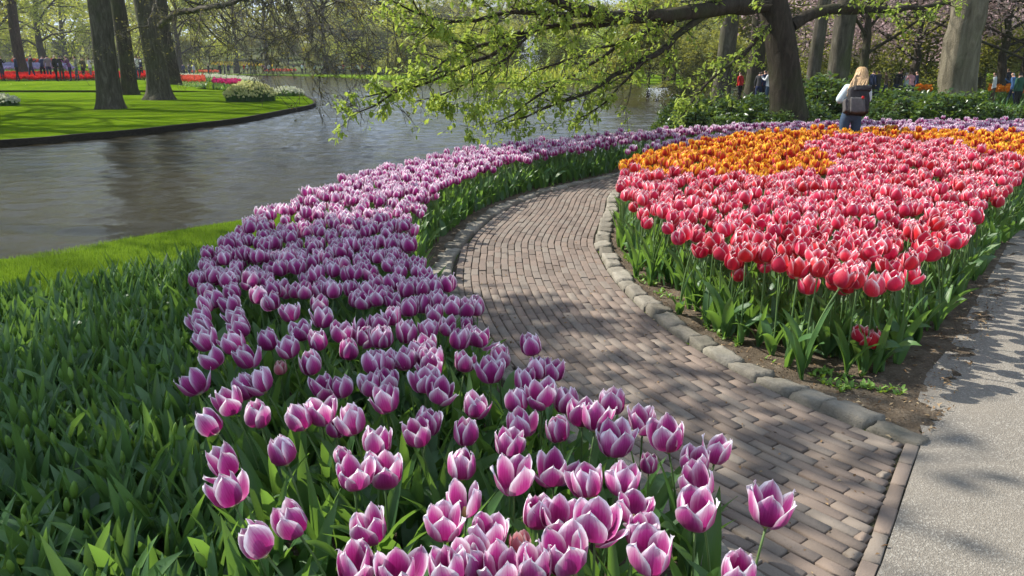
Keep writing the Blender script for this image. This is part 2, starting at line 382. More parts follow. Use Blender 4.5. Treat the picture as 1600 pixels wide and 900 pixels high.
PET_C = [.0, .12, .25, .42, .62, .85]
PET = {}
for key in ('purple', 'pink', 'pinkdeep', 'orange', 'palepink'):
    for ci, c in enumerate(PET_C):
        for inner in (0, 1):
            for v in range(4): PET[key, ci, inner, v] = single('petal', petal(c, inner, 7, 8, seed=ci * 8 + inner * 4 + v), M[key])
LEAN = [R(0), R(9), R(18), R(30)]
STEM = []
for a in LEAN:
    g, tip = stem_geo(a); STEM.append((single('stem', g, M['stem']), tip, g))
TL = [leaf_geo(L, W, b, f, t, 5, 10, wv, i) for i, (L, W, b, f, t, wv) in enumerate(
    [(.36, .052, .55, .5, .5, .02), (.33, .065, .9, .4, -.6, .03), (.38, .042, .35, .7, .3, .0), (.30, .072, 1.25, .35, .8, .05), (.35, .05, .7, .55, -1.0, .03), (.26, .06, 1.8, .3, .4, .06)])]
TLM = [single('leaf', g, M['tleaf']) for g in TL]
cupb = tube([(0, 0, -.004), (0, 0, .003), (0, 0, .018), (0, 0, .026)], [.005, .010, .007, .004], 6)
CUP = single('pistil', cupb, M['pistil'])
MIDB = {}
for key in ('purple', 'pink', 'pinkdeep', 'orange'):
    for ci, c in enumerate((.08, .25, .45)): MIDB[key, ci] = single('bloom', bloom_geo(c, 5, 6, seed=20 + ci), M[key])

TUL = []     # (bloom px, root, key, lean) for labelling later
def make_tulip(name, bloom_w, key, ci, lean_i, az, s, detail, cat='tulip', leaves=3, group=None):
    """tulip whose bloom centre is at bloom_w"""
    sm, tip, _ = STEM[lean_i]; lean = LEAN[lean_i] * 1.25
    bx = tip[0] + .045 * math.sin(lean); bz = tip[2] + .045 * math.cos(lean)
    sz = bloom_w[2] / bz                               # whole plant scaled to its bloom height
    hs = sz
    base = (bloom_w[0] - bx * hs * math.cos(az), bloom_w[1] - bx * hs * math.sin(az), 0)
    root = thing(name, 'x', cat, base, az, group)
    obj('stem', sm, root, scale=hs)
    bl_loc = (tip[0] * hs, 0, tip[2] * hs); roll = random.uniform(0, 6.28)
    brot = Matrix.Rotation(lean, 3, 'Y') @ Matrix.Rotation(roll, 3, 'Z')
    if detail:
        b = obj('bloom', CUP, root, bl_loc, brot.to_euler(), s)
        for i in range(6):
            cc = min(5, max(0, ci + (random.random() < .25) - (i % 2 and random.random() < .4)))
            if random.random() < .025: continue
            q = random.uniform(.9, 1.08); fl = random.uniform(.25, .6) if random.random() < .06 else 0
            Rp = Matrix.Rotation(i * math.pi / 3 + random.gauss(0, .10), 3, 'Z') @ Matrix.Rotation(random.gauss(0, .06) + fl, 3, 'Y')
            obj('petal', PET[key, cc, i % 2, random.randint(0, 3)], b, rot=Rp.to_euler(), scale=(1, random.uniform(.88, 1.08), q))
    else:
        obj('bloom', MIDB[key, min(2, ci // 2)], root, bl_loc, brot.to_euler(), s)
    for i in range(leaves):
        li = random.randrange(6); q = random.uniform(.8, 1.15)
        obj('leaf', TLM[li], root, (0, 0, .0), (random.gauss(0, .06), random.gauss(.02, .06), i * 2.1 + random.uniform(-.6, .6)), (q, q, q * random.uniform(.9, 1.15)))
    return root, base

def far_tulips(name, label, pts, keys, group=None, hz=.53, low=True, bs=1.0):
    """the rest of a bed, joined: real blooms, stems and leaves"""
    b = Buf(); pts = np.asarray(pts); n = len(pts); mats = [M[k_] for k_ in keys] + [M['stem'], M['tleaf']]
    nu, nv = (3, 4) if low else (4, 5)
    kidx = rng.integers(0, len(keys), n); h = pts[:, 2]
    az = rng.uniform(0, 6.28, n); tilt = np.abs(rng.normal(0, .12, n))
    for ki in range(len(keys)):
        for v in range(3):
            sel = (kidx == ki) & (rng.integers(0, 3, n) == v) if v < 0 else (kidx == ki) & ((np.arange(n) % 3) == v)
            t = pts[sel].copy(); t[:, 2] -= .045
            b.inst(bloom_geo((.1, .28, .48)[v], nu, nv, seed=v + 3), rots(az[sel], tilt[sel], rng.uniform(0, 6, sel.sum()), rng.uniform(.85, 1.12, sel.sum()) * bs), t, ki)
    sg = tube([(0, 0, 0), (.004, 0, .25), (0, 0, .5)], [.0045, .004, .004], 3, False)
    Rm = rots(az); Rm[:, :, 2] *= (h / .53)[:, None]; base = pts.copy(); base[:, 2] = 0; b.inst(sg, Rm, base, len(keys))
    for v in range(2 if low else 3):
        g = leaf_geo((.36, .33, .36)[v], .055, (.5, .9, .7)[v], .5, .5, 3, 5)
        b.inst(g, rots(rng.uniform(0, 6.28, n), s=rng.uniform(.8, 1.15, n)), base, len(keys) + 1)
    o = obj(name, b.mesh(name, mats)); return tag(o, label, None, group, 'stuff')

# ------------------------------------------------------------------ ground, lake
lake_near = [(-60, -30), (-30, -14), (-22, -2.5), (-16, 4.5), (-12.5, 7.6), (-8, 7.2)] + [at(0, 405)[:2], at(200, 372)[:2], at(400, 340)[:2]] + [(-1.6, 9.9), (-.1, 12.0), (2, 14.0), (5, 16.2), (7.6, 18.2)]
lake_right = [(9.3, 22), (10.5, 28), (13, 38), (17, 50), (18, 62), (12, 72), (2, 76), (-7, 79), (-14, 92), (-22, 108), (-32, 122), (-42, 126), (-48, 118), (-44, 100), (-32, 84)]
isl = [at(415, 142, -.05)[:2], at(440, 145, -.05)[:2], at(470, 149, -.05)[:2], at(489, 158, -.05)[:2], at(488, 165, -.05)[:2], at(450, 173, -.05)[:2], at(370, 188, -.05)[:2], at(280, 198, -.05)[:2], at(200, 207, -.05)[:2], at(100, 215, -.05)[:2], at(0, 223, -.05)[:2], (-16.5, 12), (-28, 2), (-60, -14)]
isl_s = [tuple(p) for p in smooth_line(isl, .8)]
near_s = [tuple(p) for p in smooth_line(lake_near, .4)]
right_s = [tuple(p) for p in smooth_line(lake_right, 2)]
LAKE = near_s + right_s + isl_s
WZ = -.13; SLOPE = .034
def tess(loops, z, name, mat, kind='structure', thick=0):
    L3 = [[Vector((p[0], p[1], 0)) for p in l] for l in loops]; flat = [p for l in L3 for p in l]
    T = tessellate_polygon(L3); V = np.array([(p.x, p.y, z) for p in flat]); T = np.array([t for t in T])
    # orient upwards
    a, b_, c = V[T[:, 0]], V[T[:, 1]], V[T[:, 2]]; up = np.cross(b_ - a, c - a)[:, 2] > 0; T[~up] = T[~up][:, ::-1]
    b = Buf(); b.add(V, T, V[:, :2])
    if thick:
        n0 = 0
        for l in loops:
            n = len(l); W = np.array([(p[0], p[1], z) for p in l] + [(p[0], p[1], z - thick) for p in l])
            S = []
            for i in range(n):
                j = (i + 1) % n; S += [(i, j, j + n), (i, j + n, i + n)]
            b.add(W, np.array(S), W[:, :2])
    o = obj(name, b.mesh(name, mat, False)); return tag(o, kind=kind)
tess([[(-415, -55), (415, -55), (415, 455), (-415, 455)], LAKE], 0, 'ground', M['grass'], thick=.5)
wb = Buf(); wb.add([(-90, -60, WZ - .09), (40, -60, WZ - .09), (40, 140, WZ - .09), (-90, 140, WZ - .09)], [(0, 1, 2), (0, 2, 3)])
wy = [3.0]
while wy[-1] < 132: wy.append(wy[-1] + min(.8, .07 + .004 * wy[-1]))
wy = np.array(wy); u_ = np.linspace(0, 1, 330); rw_ = np.random.default_rng(11)
WX = np.array([np.interp(u_, (0, 1), (-.72 * y - 2.5, min(20, .72 * y + 3))) for y in wy]); WY = np.repeat(wy[:, None], 330, 1); WH = np.zeros_like(WX)
for i in range(60):
    lam = .2 * (4.5 ** rw_.uniform(0, 1)); th = math.pi / 2 + rw_.normal(0, .7); kk = 2 * math.pi / lam; ph = rw_.uniform(0, 6.28)
    env = .55 + .45 * np.sin(WX * rw_.uniform(.05, .3) + WY * rw_.uniform(.05, .2) + rw_.uniform(0, 6))
    WH += env * SLOPE * lam / (2 * math.pi) * np.sin(kk * (WX * math.cos(th) + WY * math.sin(th)) + ph)
wb.add(np.stack([WX, WY, WZ + WH], -1).reshape(-1, 3), grid_tris(330, len(wy)))
tag(obj('lake_water', wb.mesh('lake_water', M['water'])), kind='structure')

# the hills beyond the far shore
def hill_h(x, y):
    s = min(1, max(0, (y - 128 - .1 * abs(x + 30)) / 90)); return 7 * s * s * (3 - 2 * s) - .06
gx = np.linspace(-260, 260, 70); gy = np.linspace(124, 420, 50)
V = np.array([(x, y, hill_h(x, y)) for y in gy for x in gx]); b = Buf(); b.add(V, grid_tris(70, 50), V[:, :2]); tag(obj('hill', b.mesh('hill', M['floor'])), kind='structure')

def mound(x, y):
    xb = -15 - .53 * max(0, y - 47)
    if x > xb: return 0.0
    e = lambda t: min(1, max(0, t)); return (.45 * e((y - 47) / 5) + .9 * e((y - 66) / 50)) * e((xb - x) / 5) * e((127 - y) / 6)
gx = np.linspace(-120, -15, 50); gy = np.linspace(46.5, 127, 50)
V = np.array([(x, y, mound(x, y) - .012 + (.02 if mound(x, y) > 0 else 0)) for y in gy for x in gx]); keepv = V[:, 2] > 0; T_ = grid_tris(50, 50); T_ = T_[keepv[T_].all(1)]
b = Buf(); b.add(V, T_, V[:, :2]); tag(obj('grass_slope', b.mesh('grass_slope', M['grass'])), kind='structure')

# timber edging of the far lawn
def ribbon(line, z0, z1, wdt, name, mat, kind='structure'):
    P = np.array(line); d = np.gradient(P, axis=0); d /= np.linalg.norm(d, axis=1)[:, None]; nrm = np.c_[-d[:, 1], d[:, 0]]
    V = []; 
    for p, q in zip(P, nrm): V += [(*(p + q * wdt / 2), z0), (*(p + q * wdt / 2), z1), (*(p - q * wdt / 2), z1), (*(p - q * wdt / 2), z0)]
    T = []
    for i in range(len(P) - 1):
        for a in range(3): x0 = i * 4 + a; T += [(x0, x0 + 1, x0 + 5), (x0, x0 + 5, x0 + 4)]
    b = Buf(); b.add(np.array(V), np.array(T)); return tag(obj(name, b.mesh(name, mat, False)), kind=kind)
ribbon(isl_s[4:-12], -.5, .012, .10, 'bank_edging', M['timber'])

# ------------------------------------------------------------------ path, kerbs, beds
rk_px = [(1437, 706), (1300, 655), (1200, 610), (1100, 555), (1020, 500), (962, 442), (937, 400), (930, 375), (945, 335), (985, 300)]
RK = [at(*p)[:2] for p in rk_px] + [(2.3, 12.6), (3.6, 14.0), (6.0, 14.8), (10, 15.2), (16, 15.0)]
RK[-6] = (1.35, 10.4)
RKs = smooth_line(RK, .02)
lk_px = [(1180, 905), (1050, 792), (930, 690), (820, 600), (745, 520), (712, 450), (708, 420), (722, 390), (760, 350), (800, 325), (850, 305), (900, 293), (950, 281)]
LK = [at(1260, 985)[:2]] + [at(*p)[:2] for p in lk_px] + [(2.6, 13.2), (4.6, 14.7), (7, 15.7), (10, 16.2), (16, 16.0)]
LKs = smooth_line(LK, .02)
EDGE = [at(1437, 703)[:2], at(1405, 800)[:2], at(1372, 900)[:2], at(1320, 1010)[:2]]
EDs = smooth_line(EDGE, .02)
path_poly = [tuple(p) for p in RKs[::10]] + [tuple(p) for p in LKs[::-10]] + [tuple(EDs[-1])] + [tuple(p) for p in EDs[::-10]]
path = tess([path_poly], .004, 'path', M['joint'])

BW, BL = .060, .200
seg = np.gradient(RKs, axis=0); seg /= np.linalg.norm(seg, axis=1)[:, None]; nrm = np.c_[-seg[:, 1], seg[:, 0]]   # left of travel: away from the island bed
ext = np.array([RKs[0] - seg[0] * d for d in np.arange(2.4, 0, -.02)]); extn = np.repeat(nrm[:1], len(ext), 0)
C0 = np.r_[ext, RKs]; N0 = np.r_[extn, nrm]
def brick_shape(seed):
    rs = np.random.default_rng(seed); a, b_ = BL / 2 - .0032, BW / 2 - .0026; e = .0035; V = []
    for z, q in ((-.03, 0), (.008, 0), (.014, e)):
        for x, y in ((-a, -b_), (a, -b_), (a, b_), (-a, b_)):
            V.append((x - math.copysign(q, x) + rs.normal(0, .0016), y - math.copysign(q, y) + rs.normal(0, .0014), z))
    V.append((rs.normal(0, .02), rs.normal(0, .01), .0155))
    T = []
    for k_ in (0, 4):
        for i in range(4): j = (i + 1) % 4; T += [(k_ + i, k_ + j, k_ + j + 4), (k_ + i, k_ + j + 4, k_ + i + 4)]
    for i in range(4): T.append((8 + i, 8 + (i + 1) % 4, 12))
    V = np.array(V); return V, np.array(T), V[:, :2] / BL + .5
BR = [brick_shape(i) for i in range(6)]; BRM = [single('brick', g, M['brick']) for g in BR]
bricks = []
for r_ in range(0, 42):
    off = (r_ + .5) * BW + .012
    line = C0 + N0 * off
    s = np.r_[0, np.cumsum(np.linalg.norm(np.diff(line, axis=0), axis=1))]
    q = np.arange(BL * (.5 if r_ % 2 else .02) + random.uniform(-.02, .02), s[-1], BL)
    X = np.interp(q, s, line[:, 0]); Y = np.interp(q, s, line[:, 1]); X2 = np.interp(q + .05, s, line[:, 0]); Y2 = np.interp(q + .05, s, line[:, 1])
    k_ = (Y > 1.1) & (abs(X) < 12); X, Y, X2, Y2 = X[k_], Y[k_], X2[k_], Y2[k_]
    if not len(X): continue
    AA = np.arctan2(Y2 - Y, X2 - X); ts = np.linspace(-.5, .5, 13) * BL
    UU = X[:, None] + np.cos(AA)[:, None] * ts; VV = Y[:, None] + np.sin(AA)[:, None] * ts
    OK_ = inside_np(path_poly, UU, VV); nr = VV < 4.2
    dd = np.min(np.hypot(EDs[None, ::3, 0] - UU[nr][:, None], EDs[None, ::3, 1] - VV[nr][:, None]), axis=1) if nr.any() else np.zeros(0)
    O2 = np.ones_like(OK_); O2[nr] = dd > .0635; OK_ &= O2
    for x, y, a, okk in zip(X, Y, AA, OK_):
        if okk.sum() < 2: continue
        if okk.all(): bricks.append((x, y, a, 1)); continue
        g = ts[okk]; c = (g[0] + g[-1]) / 2; f = max(.2, (g[-1] - g[0]) / BL)
        bricks.append((x + math.cos(a) * c, y + math.sin(a) * c, a, f))
# the soldier course along the asphalt
q = 0.02
for off_ in (.033, ):
    s = np.r_[0, np.cumsum(np.linalg.norm(np.diff(EDs, axis=0), axis=1))]
    for d in np.arange(.1, s[-1], BL):
        x, y = np.interp(d, s, EDs[:, 0]), np.interp(d, s, EDs[:, 1]); x2, y2 = np.interp(d + .05, s, EDs[:, 0]), np.interp(d + .05, s, EDs[:, 1])
        a = math.atan2(y2 - y, x2 - x); bricks.append((x + math.sin(a) * off_, y - math.cos(a) * off_, a, 1.0))
def area(p): 
    x, y, d = to_px((p[0], p[1], 0)); vis = 0 < x < 1600 and 0 < y < 900
    for ex, ey in ((1,1),): pass
    hid = x < 760 + max(0, y - 520) * 1.15 and y > 480
    return (d * d * d if vis and not hid else 1e6 + d)
bricks.sort(key=area)
for i, (x, y, a, fx) in enumerate(bricks[:299]):
    obj('brick', BRM[i % 6], path, (x, y, .004 + random.gauss(0, .0018)), (random.gauss(0, .008), random.gauss(0, .006), a + random.gauss(0, .008)), (fx, 1, 1))
b = Buf(); rest = bricks[299:]
for v in range(6):
    rr = np.array(rest[v::6]); t = np.c_[rr[:, 0], rr[:, 1], .004 + rng.normal(0, .0018, len(rr))]
    Rm = rots(rr[:, 2] + rng.normal(0, .008, len(rr)), rng.normal(0, .006, len(rr))); Rm[:, :, 0] *= rr[:, 3][:, None]; b.inst(BR[v], Rm, t)
tag(obj('distant_brickwork', b.mesh('brickwork', M['brick'], False), path), kind='stuff')

# kerb stones: irregular rounded blocks
def stone_geo(seed, n=6):
    rs = random.Random(seed); V = []; idx = {}; T = []
    def vid(p):
        key = tuple(round(c, 5) for c in p)
        if key not in idx: idx[key] = len(V); V.append(p)
        return idx[key]
    for ax in range(3):
        for sg in (-1, 1):
            for i in range(n):
                for j in range(n):
                    q = []
                    for di, dj in ((0, 0), (1, 0), (1, 1), (0, 1)):
                        p = [0, 0, 0]; p[ax] = sg; p[(ax + 1) % 3] = -1 + 2 * (i + di) / n; p[(ax + 2) % 3] = -1 + 2 * (j + dj) / n; q.append(vid(tuple(p)))
                    if sg < 0: q = q[::-1]
                    T += [(q[0], q[1], q[2]), (q[0], q[2], q[3])]
    W = []
    off = Vector((rs.uniform(0, 50), rs.uniform(0, 50), rs.uniform(0, 50))); sk = rs.uniform(-.14, .14); tp = rs.uniform(.0, .14)
    for p in V:
        v = Vector(p); l6 = (abs(v.x) ** 24 + abs(v.y) ** 24 + abs(v.z) ** 24) ** (1 / 24); v = v / l6
        v *= 1 + .10 * noise.noise(v * 1.1 + off) + .08 * noise.noise(v * 2.6 + off) + .035 * noise.noise(v * 7 + off)
        if v.z > 0: v.x *= 1 - tp * v.z; v.y *= 1 - tp * v.z
        v.x += sk * v.y
        W.append((v.x / 2, v.y / 2, v.z / 2))
    return np.array(W), np.array(T), np.array([(a_[0] + .5, a_[1] + .5) for a_ in W])
ST = [single('stone', stone_geo(i), M['stone']) for i in range(9)]
def kerb(name, label, line, out_sign, sizes, s0, s1, wd):
    root = tag(obj(name, None), kind='structure'); root['label'] = label
    s = np.r_[0, np.cumsum(np.linalg.norm(np.diff(line, axis=0), axis=1))]; d = s0; n = 0
    nn = np.gradient(line, axis=0); nn /= np.linalg.norm(nn, axis=1)[:, None]; nn = np.c_[-nn[:, 1], nn[:, 0]] * out_sign
    while d < min(s1, s[-1]):
        Ls = random.uniform(*sizes); c = d + Ls / 2
        x, y = np.interp(c, s, line[:, 0]), np.interp(c, s, line[:, 1]); nx, ny = np.interp(c, s, nn[:, 0]), np.interp(c, s, nn[:, 1])
        a = math.atan2(np.interp(c + .05, s, line[:, 1]) - np.interp(c - .05, s, line[:, 1]), np.interp(c + .05, s, line[:, 0]) - np.interp(c - .05, s, line[:, 0]))
        W_ = wd * random.uniform(.85, 1.12); Hh = random.uniform(.15, .18)
        obj('stone', ST[random.randrange(9)], root, (x + nx * W_ / 2, y + ny * W_ / 2, random.uniform(-.045, -.03)), (random.gauss(0, .05), random.gauss(0, .05), a + random.gauss(0, .05)), (Ls * .985, W_, Hh))
        d += Ls; n += 1
    return root
sgn = -1
kerb('stone_kerb', 'row of rough stone blocks between the brick path and the pink tulip bed', RKs, sgn, (.17, .26), .0, 8.5, .135)
kerb('stone_kerb', 'row of rough stone blocks between the brick path and the purple tulip bed', LKs, 1, (.17, .26), .0, 13, .14)

# asphalt road
asph_in = [at(1437, 705), at(1440, 680), at(1430, 640), at(1445, 590), at(1480, 550), at(1520, 480), at(1560, 410), at(1600, 335), at(1680, 285)]
APOLY = [tuple(EDs[-1])] + [tuple(p) for p in EDs[::-12]] + [p[:2] for p in asph_in] + [(9.5, 11.3), (16, 12.2), (60, 13), (60, -20), (0, -20), (.6, .5)]
tess([APOLY], .015, 'asphalt_road', M['asphalt'])

# soil sheets under the beds
def soil_sheet(name, poly, z=.006, res=.08):
    xs = [p[0] for p in poly]; ys = [p[1] for p in poly]
    nx, ny = int((max(xs) - min(xs)) / res) + 2, int((max(ys) - min(ys)) / res) + 2
    X = np.linspace(min(xs), max(xs), nx); Y = np.linspace(min(ys), max(ys), ny)
    GX, GY = np.meshgrid(X, Y); IN = inside_np(poly, GX, GY); INA = inside_np(APOLY, GX, GY)
    keep = {}; V = []; T = []
    for j in range(ny):
        for i in range(nx):
            if IN[j, i]:
                keep[i, j] = len(V); h = -.006 * INA[j, i] + .016 * noise.noise(Vector((X[i] * 5, Y[j] * 5, 0))) + .012 * noise.noise(Vector((X[i] * 17, Y[j] * 17, 3)))
                V.append((X[i], Y[j], z + .018 + h))
    for (i, j) in keep:
        if all(q in keep for q in ((i + 1, j), (i, j + 1), (i + 1, j + 1))):
            a, b_, c, d = keep[i, j], keep[i + 1, j], keep[i + 1, j + 1], keep[i, j + 1]; T += [(a, b_, c), (a, c, d)]
    b = Buf(); V = np.array(V); b.add(V, np.array(T), V[:, :2]); tag(obj(name, b.mesh(name, M['soil'])), kind='structure')
RKo = RKs - nrm * .07
pink_soil = [tuple(p) for p in RKo[2:len(RKo):14]] + [(20, 11.9), (9.6, 11.1)] + [(p[0] + .16, p[1] - .05) for p in asph_in[::-1][:-2]] + [(asph_in[1][0] + .05, asph_in[1][1]), (asph_in[0][0] + .03, asph_in[0][1] + .02)]
soil_sheet('flower_bed_soil', pink_soil, .0, .05)
left_soil = [(-9, -1), (1.0, -1), (1.2, .9)] + [tuple(p) for p in (LKs - 0)[::14] if p[1] < 16] + [(16, 17.5), (6.5, 16.6), (2.2, 13.2), (.3, 11.6), (-1.4, 9.2), (-2.0, 7.2), (-2.7, 6.1), (-3.4, 5.3), (-5.0, 4.1), (-9, 2.5)]
soil_sheet('flower_bed_soil', left_soil, .0, .1)

# ------------------------------------------------------------------ tulips: positions
NEAR = """321 478 L;335 470 L;312 500 L;320 517 L;323 534 L;331 560 L;364 458 L;357 477 L;368 496 L;376 514 L;365 538 L;386 562 L;404 464 l;424 473 l;428 455 l;454 491 l;420 534 l;452 546 l;470 520 l;497 534 l;500 478 n;504 500 n;476 456 n;498 456 n;520 455 n;558 470 n;536 522 n;546 549 n;560 514 n;570 528 n;486 572 l;592 466 n;592 506 n;592 530 n;303 603 LL;408 598 L;384 610 L;506 606 l;534 606 l;438 574 s;567 472 n;612 470 n;634 454 n;658 452 n;678 452 n;700 446 n;640 482 n;660 478 n;684 472 n;708 480 n;728 484 n;745 482 n;614 496 n;680 492 n;670 516 n;700 512 n;600 530 n;636 524 n;728 504 s;718 532 n;734 526 n;750 530 n;829 538 l;726 568 n;666 542 l;654 556 l;602 568 n;632 564 n;586 570 l;676 564 n;672 578 l;766 584 b;780 562 n;840 578 n;866 580 n;820 597 n;358 628 L;402 650 l;328 662 LL;468 656 L;502 648 n;550 662 l;524 668 s;442 708 L;534 712 s;352 728 L;590 694 n;604 598 n;580 604 l;604 628 n;652 680 l;668 664 n;688 614 n;664 598 n;742 636 n;728 678 n;722 730 n;808 628 n;846 620 n;884 630 n;812 666 n;796 696 n;872 674 l;802 752 b;864 738 n;930 656 n;956 632 n;962 694 b;1004 658 n;1042 688 b;1014 724 s;1120 706 r;1086 722 n;910 650 n;356 770 L;400 848 LL;456 816 L;578 828 l;556 886 n;554 744 n;602 742 b;726 786 n;694 820 n;764 834 n;812 850 s;840 806 n;874 812 n;730 880 n;700 894 n;882 872 b;838 882 n;784 897 n;622 897 n;916 756 n;974 752 n;930 822 b;990 796 n;1000 834 n;1016 872 b;1088 806 b;1088 758 n;1200 800 b;1155 897 n"""
purple = []          # (bloom xyz, key, ci, lean_i, az, scale, px)
for e in NEAR.split(';'):
    x, y, f = e.split(); x, y = float(x), float(y)
    z = .445 + random.gauss(0, .012)
    if f == 's': z -= .05
    li = {'LL': 3, 'L': 2, 'l': 1, 'r': 1}.get(f, random.choice((0, 0, 1)))
    az = math.pi + random.gauss(-.1, .3) if f in ('LL', 'L', 'l') else (random.gauss(.2, .3) if f == 'r' else random.uniform(0, 6.28))
    s = {'s': .66, 'b': 1.14}.get(f, random.uniform(.92, 1.06)); ci = {'s': 1, 'b': 4}.get(f, random.choice((0, 1, 2, 2, 3, 3, 4)))
    if (x, y) == (829, 538): ci, z = 0, .54
    if (x, y) == (1200, 800): ci = 4
    purple.append((at(x, y, z), 'palepink' if (x, y) in ((438, 574), (812, 850)) else 'purple', ci, li, az, s, (x, y)))
taken = [p[0] for p in purple]
def scatter(poly, spacing, zc, jit=.02, exist=(), zone=None):
    """rows with jitter inside a polygon of bloom positions"""
    out = []; xs = [p[0] for p in poly]; ys = [p[1] for p in poly]; cell = {}
    def ok(x, y):
        ci_, cj = int(x / spacing), int(y / spacing)
        for a in (-1, 0, 1):
            for b_ in (-1, 0, 1):
                for q in cell.get((ci_ + a, cj + b_), ()):
                    if (q[0] - x) ** 2 + (q[1] - y) ** 2 < (spacing * .86) ** 2: return False
        return True
    for q in exist: cell.setdefault((int(q[0] / spacing), int(q[1] / spacing)), []).append(q)
    A = (max(xs) - min(xs)) * (max(ys) - min(ys)); N = int(A / spacing ** 2 * 9)
    CX = rng.uniform(min(xs), max(xs), N); CY = rng.uniform(min(ys), max(ys), N); kk = inside_np(poly, CX, CY)
    for x, y in zip(CX[kk].tolist(), CY[kk].tolist()):
        if (zone and not zone(x, y)) or not ok(x, y): continue
        cell.setdefault((int(x / spacing), int(y / spacing)), []).append((x, y)); out.append((x, y, zc + random.gauss(0, jit)))
    return out
pb = .44
PP = [at(300, 452, pb), at(712, 452, pb), at(700, 425, pb), at(668, 392, pb), at(655, 360, pb), at(668, 335, pb), at(700, 312, pb), at(745, 285, pb), at(830, 262, pb), at(900, 247, pb), at(1000, 232, pb), at(1100, 222, pb), at(1200, 214, pb), at(1320, 209, pb), at(1480, 205, pb), at(1640, 205, pb),
      at(1640, 189, pb), at(1300, 192, pb), at(1180, 196, pb), at(1000, 208, pb), at(850, 222, pb), at(700, 242, pb), at(560, 272, pb), at(480, 312, pb), at(400, 344, pb), at(345, 382, pb), at(305, 430, pb)]
fill = scatter(PP, .106, pb, .032, taken)
def off_line(pts_, line, d): 
    P_ = np.array(pts_)[:, :2]; L2 = line[::6]; m_ = np.min(np.hypot(P_[:, None, 0] - L2[None, :, 0], P_[:, None, 1] - L2[None, :, 1]), axis=1); return [p for p, q in zip(pts_, m_) if q > d]
fill = [p for p in off_line(fill, LKs, .30) if -60 < to_px(p)[0] < 1660]
fill.sort(key=lambda p: p[1] + .15 * abs(p[0]))
n_ind = 300 - len(purple)
for p in fill[:n_ind]:
    px = to_px(p); purple.append((p, 'purple', random.choice((2, 3, 3, 4)), random.choice((0, 0, 1, 1)), math.pi + random.gauss(0, 1.0), random.uniform(.9, 1.05), px[:2]))
def label_rows(items, per, fmt):
    """items: [root, px, py, words]; bands counted from the front, then from the left"""
    items.sort(key=lambda t: -t[2]); rows = [items[i:i + per] for i in range(0, len(items), per)]
    for r_, row in enumerate(rows):
        row.sort(key=lambda t: t[1])
        for c_, t in enumerate(row): t[0]['label'] = fmt.format(w=t[3], c=ordinal(c_ + 1), r=ordinal(r_ + 1))
L_ = []
for i, (p, key, ci, li, az, s, px) in enumerate(purple):
    r_, base = make_tulip('purple_tulip', p, key, ci, li, az, s, i < 165, group='purple tulips with white edges along the lake side of the path', leaves=3 if px[1] < 600 else 4)
    wd = ('small pale pink tulip' if key == 'palepink' else 'wide open purple tulip' if ci >= 3 else 'closed purple tulip' if ci <= 1 else 'purple tulip with white edges')
    wd += ' leaning left' if li >= 2 else ''
    L_.append([r_, px[0], px[1], wd])
label_rows(L_, 13, '{w}, {c} from left in {r} row from the front')
far_tulips('purple_tulip_bed', 'dense band of purple white edged tulips curving along the lake', fill[n_ind:], ['purple'], low=True)

# pink bed and orange beds
pz = .52
PK = [at(952, 318, pz), at(962, 340, pz), at(1000, 358, pz), at(1080, 378, pz), at(1150, 405, pz), at(1230, 425, pz), at(1310, 450, pz), at(1400, 440, pz), at(1440, 425, pz), at(1480, 395, pz), at(1512, 372, pz), at(1530, 335, pz), at(1570, 295, pz), at(1630, 255, pz), at(1700, 238, pz),
      at(1560, 246, pz), at(1440, 222, pz), at(1330, 217, pz), at(1265, 226, pz), at(1310, 275, pz), at(1100, 278, pz), at(965, 275, pz), at(950, 300, pz)]
pk = scatter(PK, .114, pz, .042)
OR1 = [at(955, 272, pz), at(1100, 276, pz), at(1308, 273, pz), at(1260, 226, pz), at(1330, 215, pz), at(1450, 222, pz), at(1560, 244, pz), at(1700, 236, pz), at(1700, 213, pz), at(1500, 209, pz), at(1340, 206, pz), at(1200, 209, pz), at(1110, 220, pz), at(1010, 243, pz)]
og = scatter(OR1, .116, pz, .042)
bn = lambda p: noise.noise(Vector((p[0] * 2.2, p[1] * 2.2, 7)))
for A_, B_ in ((pk, og), (og, pk)):
    mv = [p for p in A_ if bn(p) * (1 if A_ is pk else -1) > .12 and min((p[0] - q[0]) ** 2 + (p[1] - q[1]) ** 2 for q in B_) < .045]
    for p in mv: A_.remove(p); B_.append(p)
pk = [p for p in off_line(pk, RKs, .20) if -60 < to_px(p)[0] < 1680]; og = [p for p in off_line(og, RKs, .2) if -60 < to_px(p)[0] < 1680]
pk_px = lambda p: to_px(p)
extra = [(at(1152, 411, .44), 1), (at(1153, 432, .36), 0), (at(1365, 541, .16), 2), (at(1345, 531, .2), 1), (at(1492, 376, .46), 3), (at(1305, 443, .46), 2), (at(1325, 448, .44), 1), (at(1262, 421, .44), 2)]
pk.sort(key=lambda p: p[1] * 1.0 + .12 * abs(p[0] - 2.2))
cand = [(p, None) for p in pk]
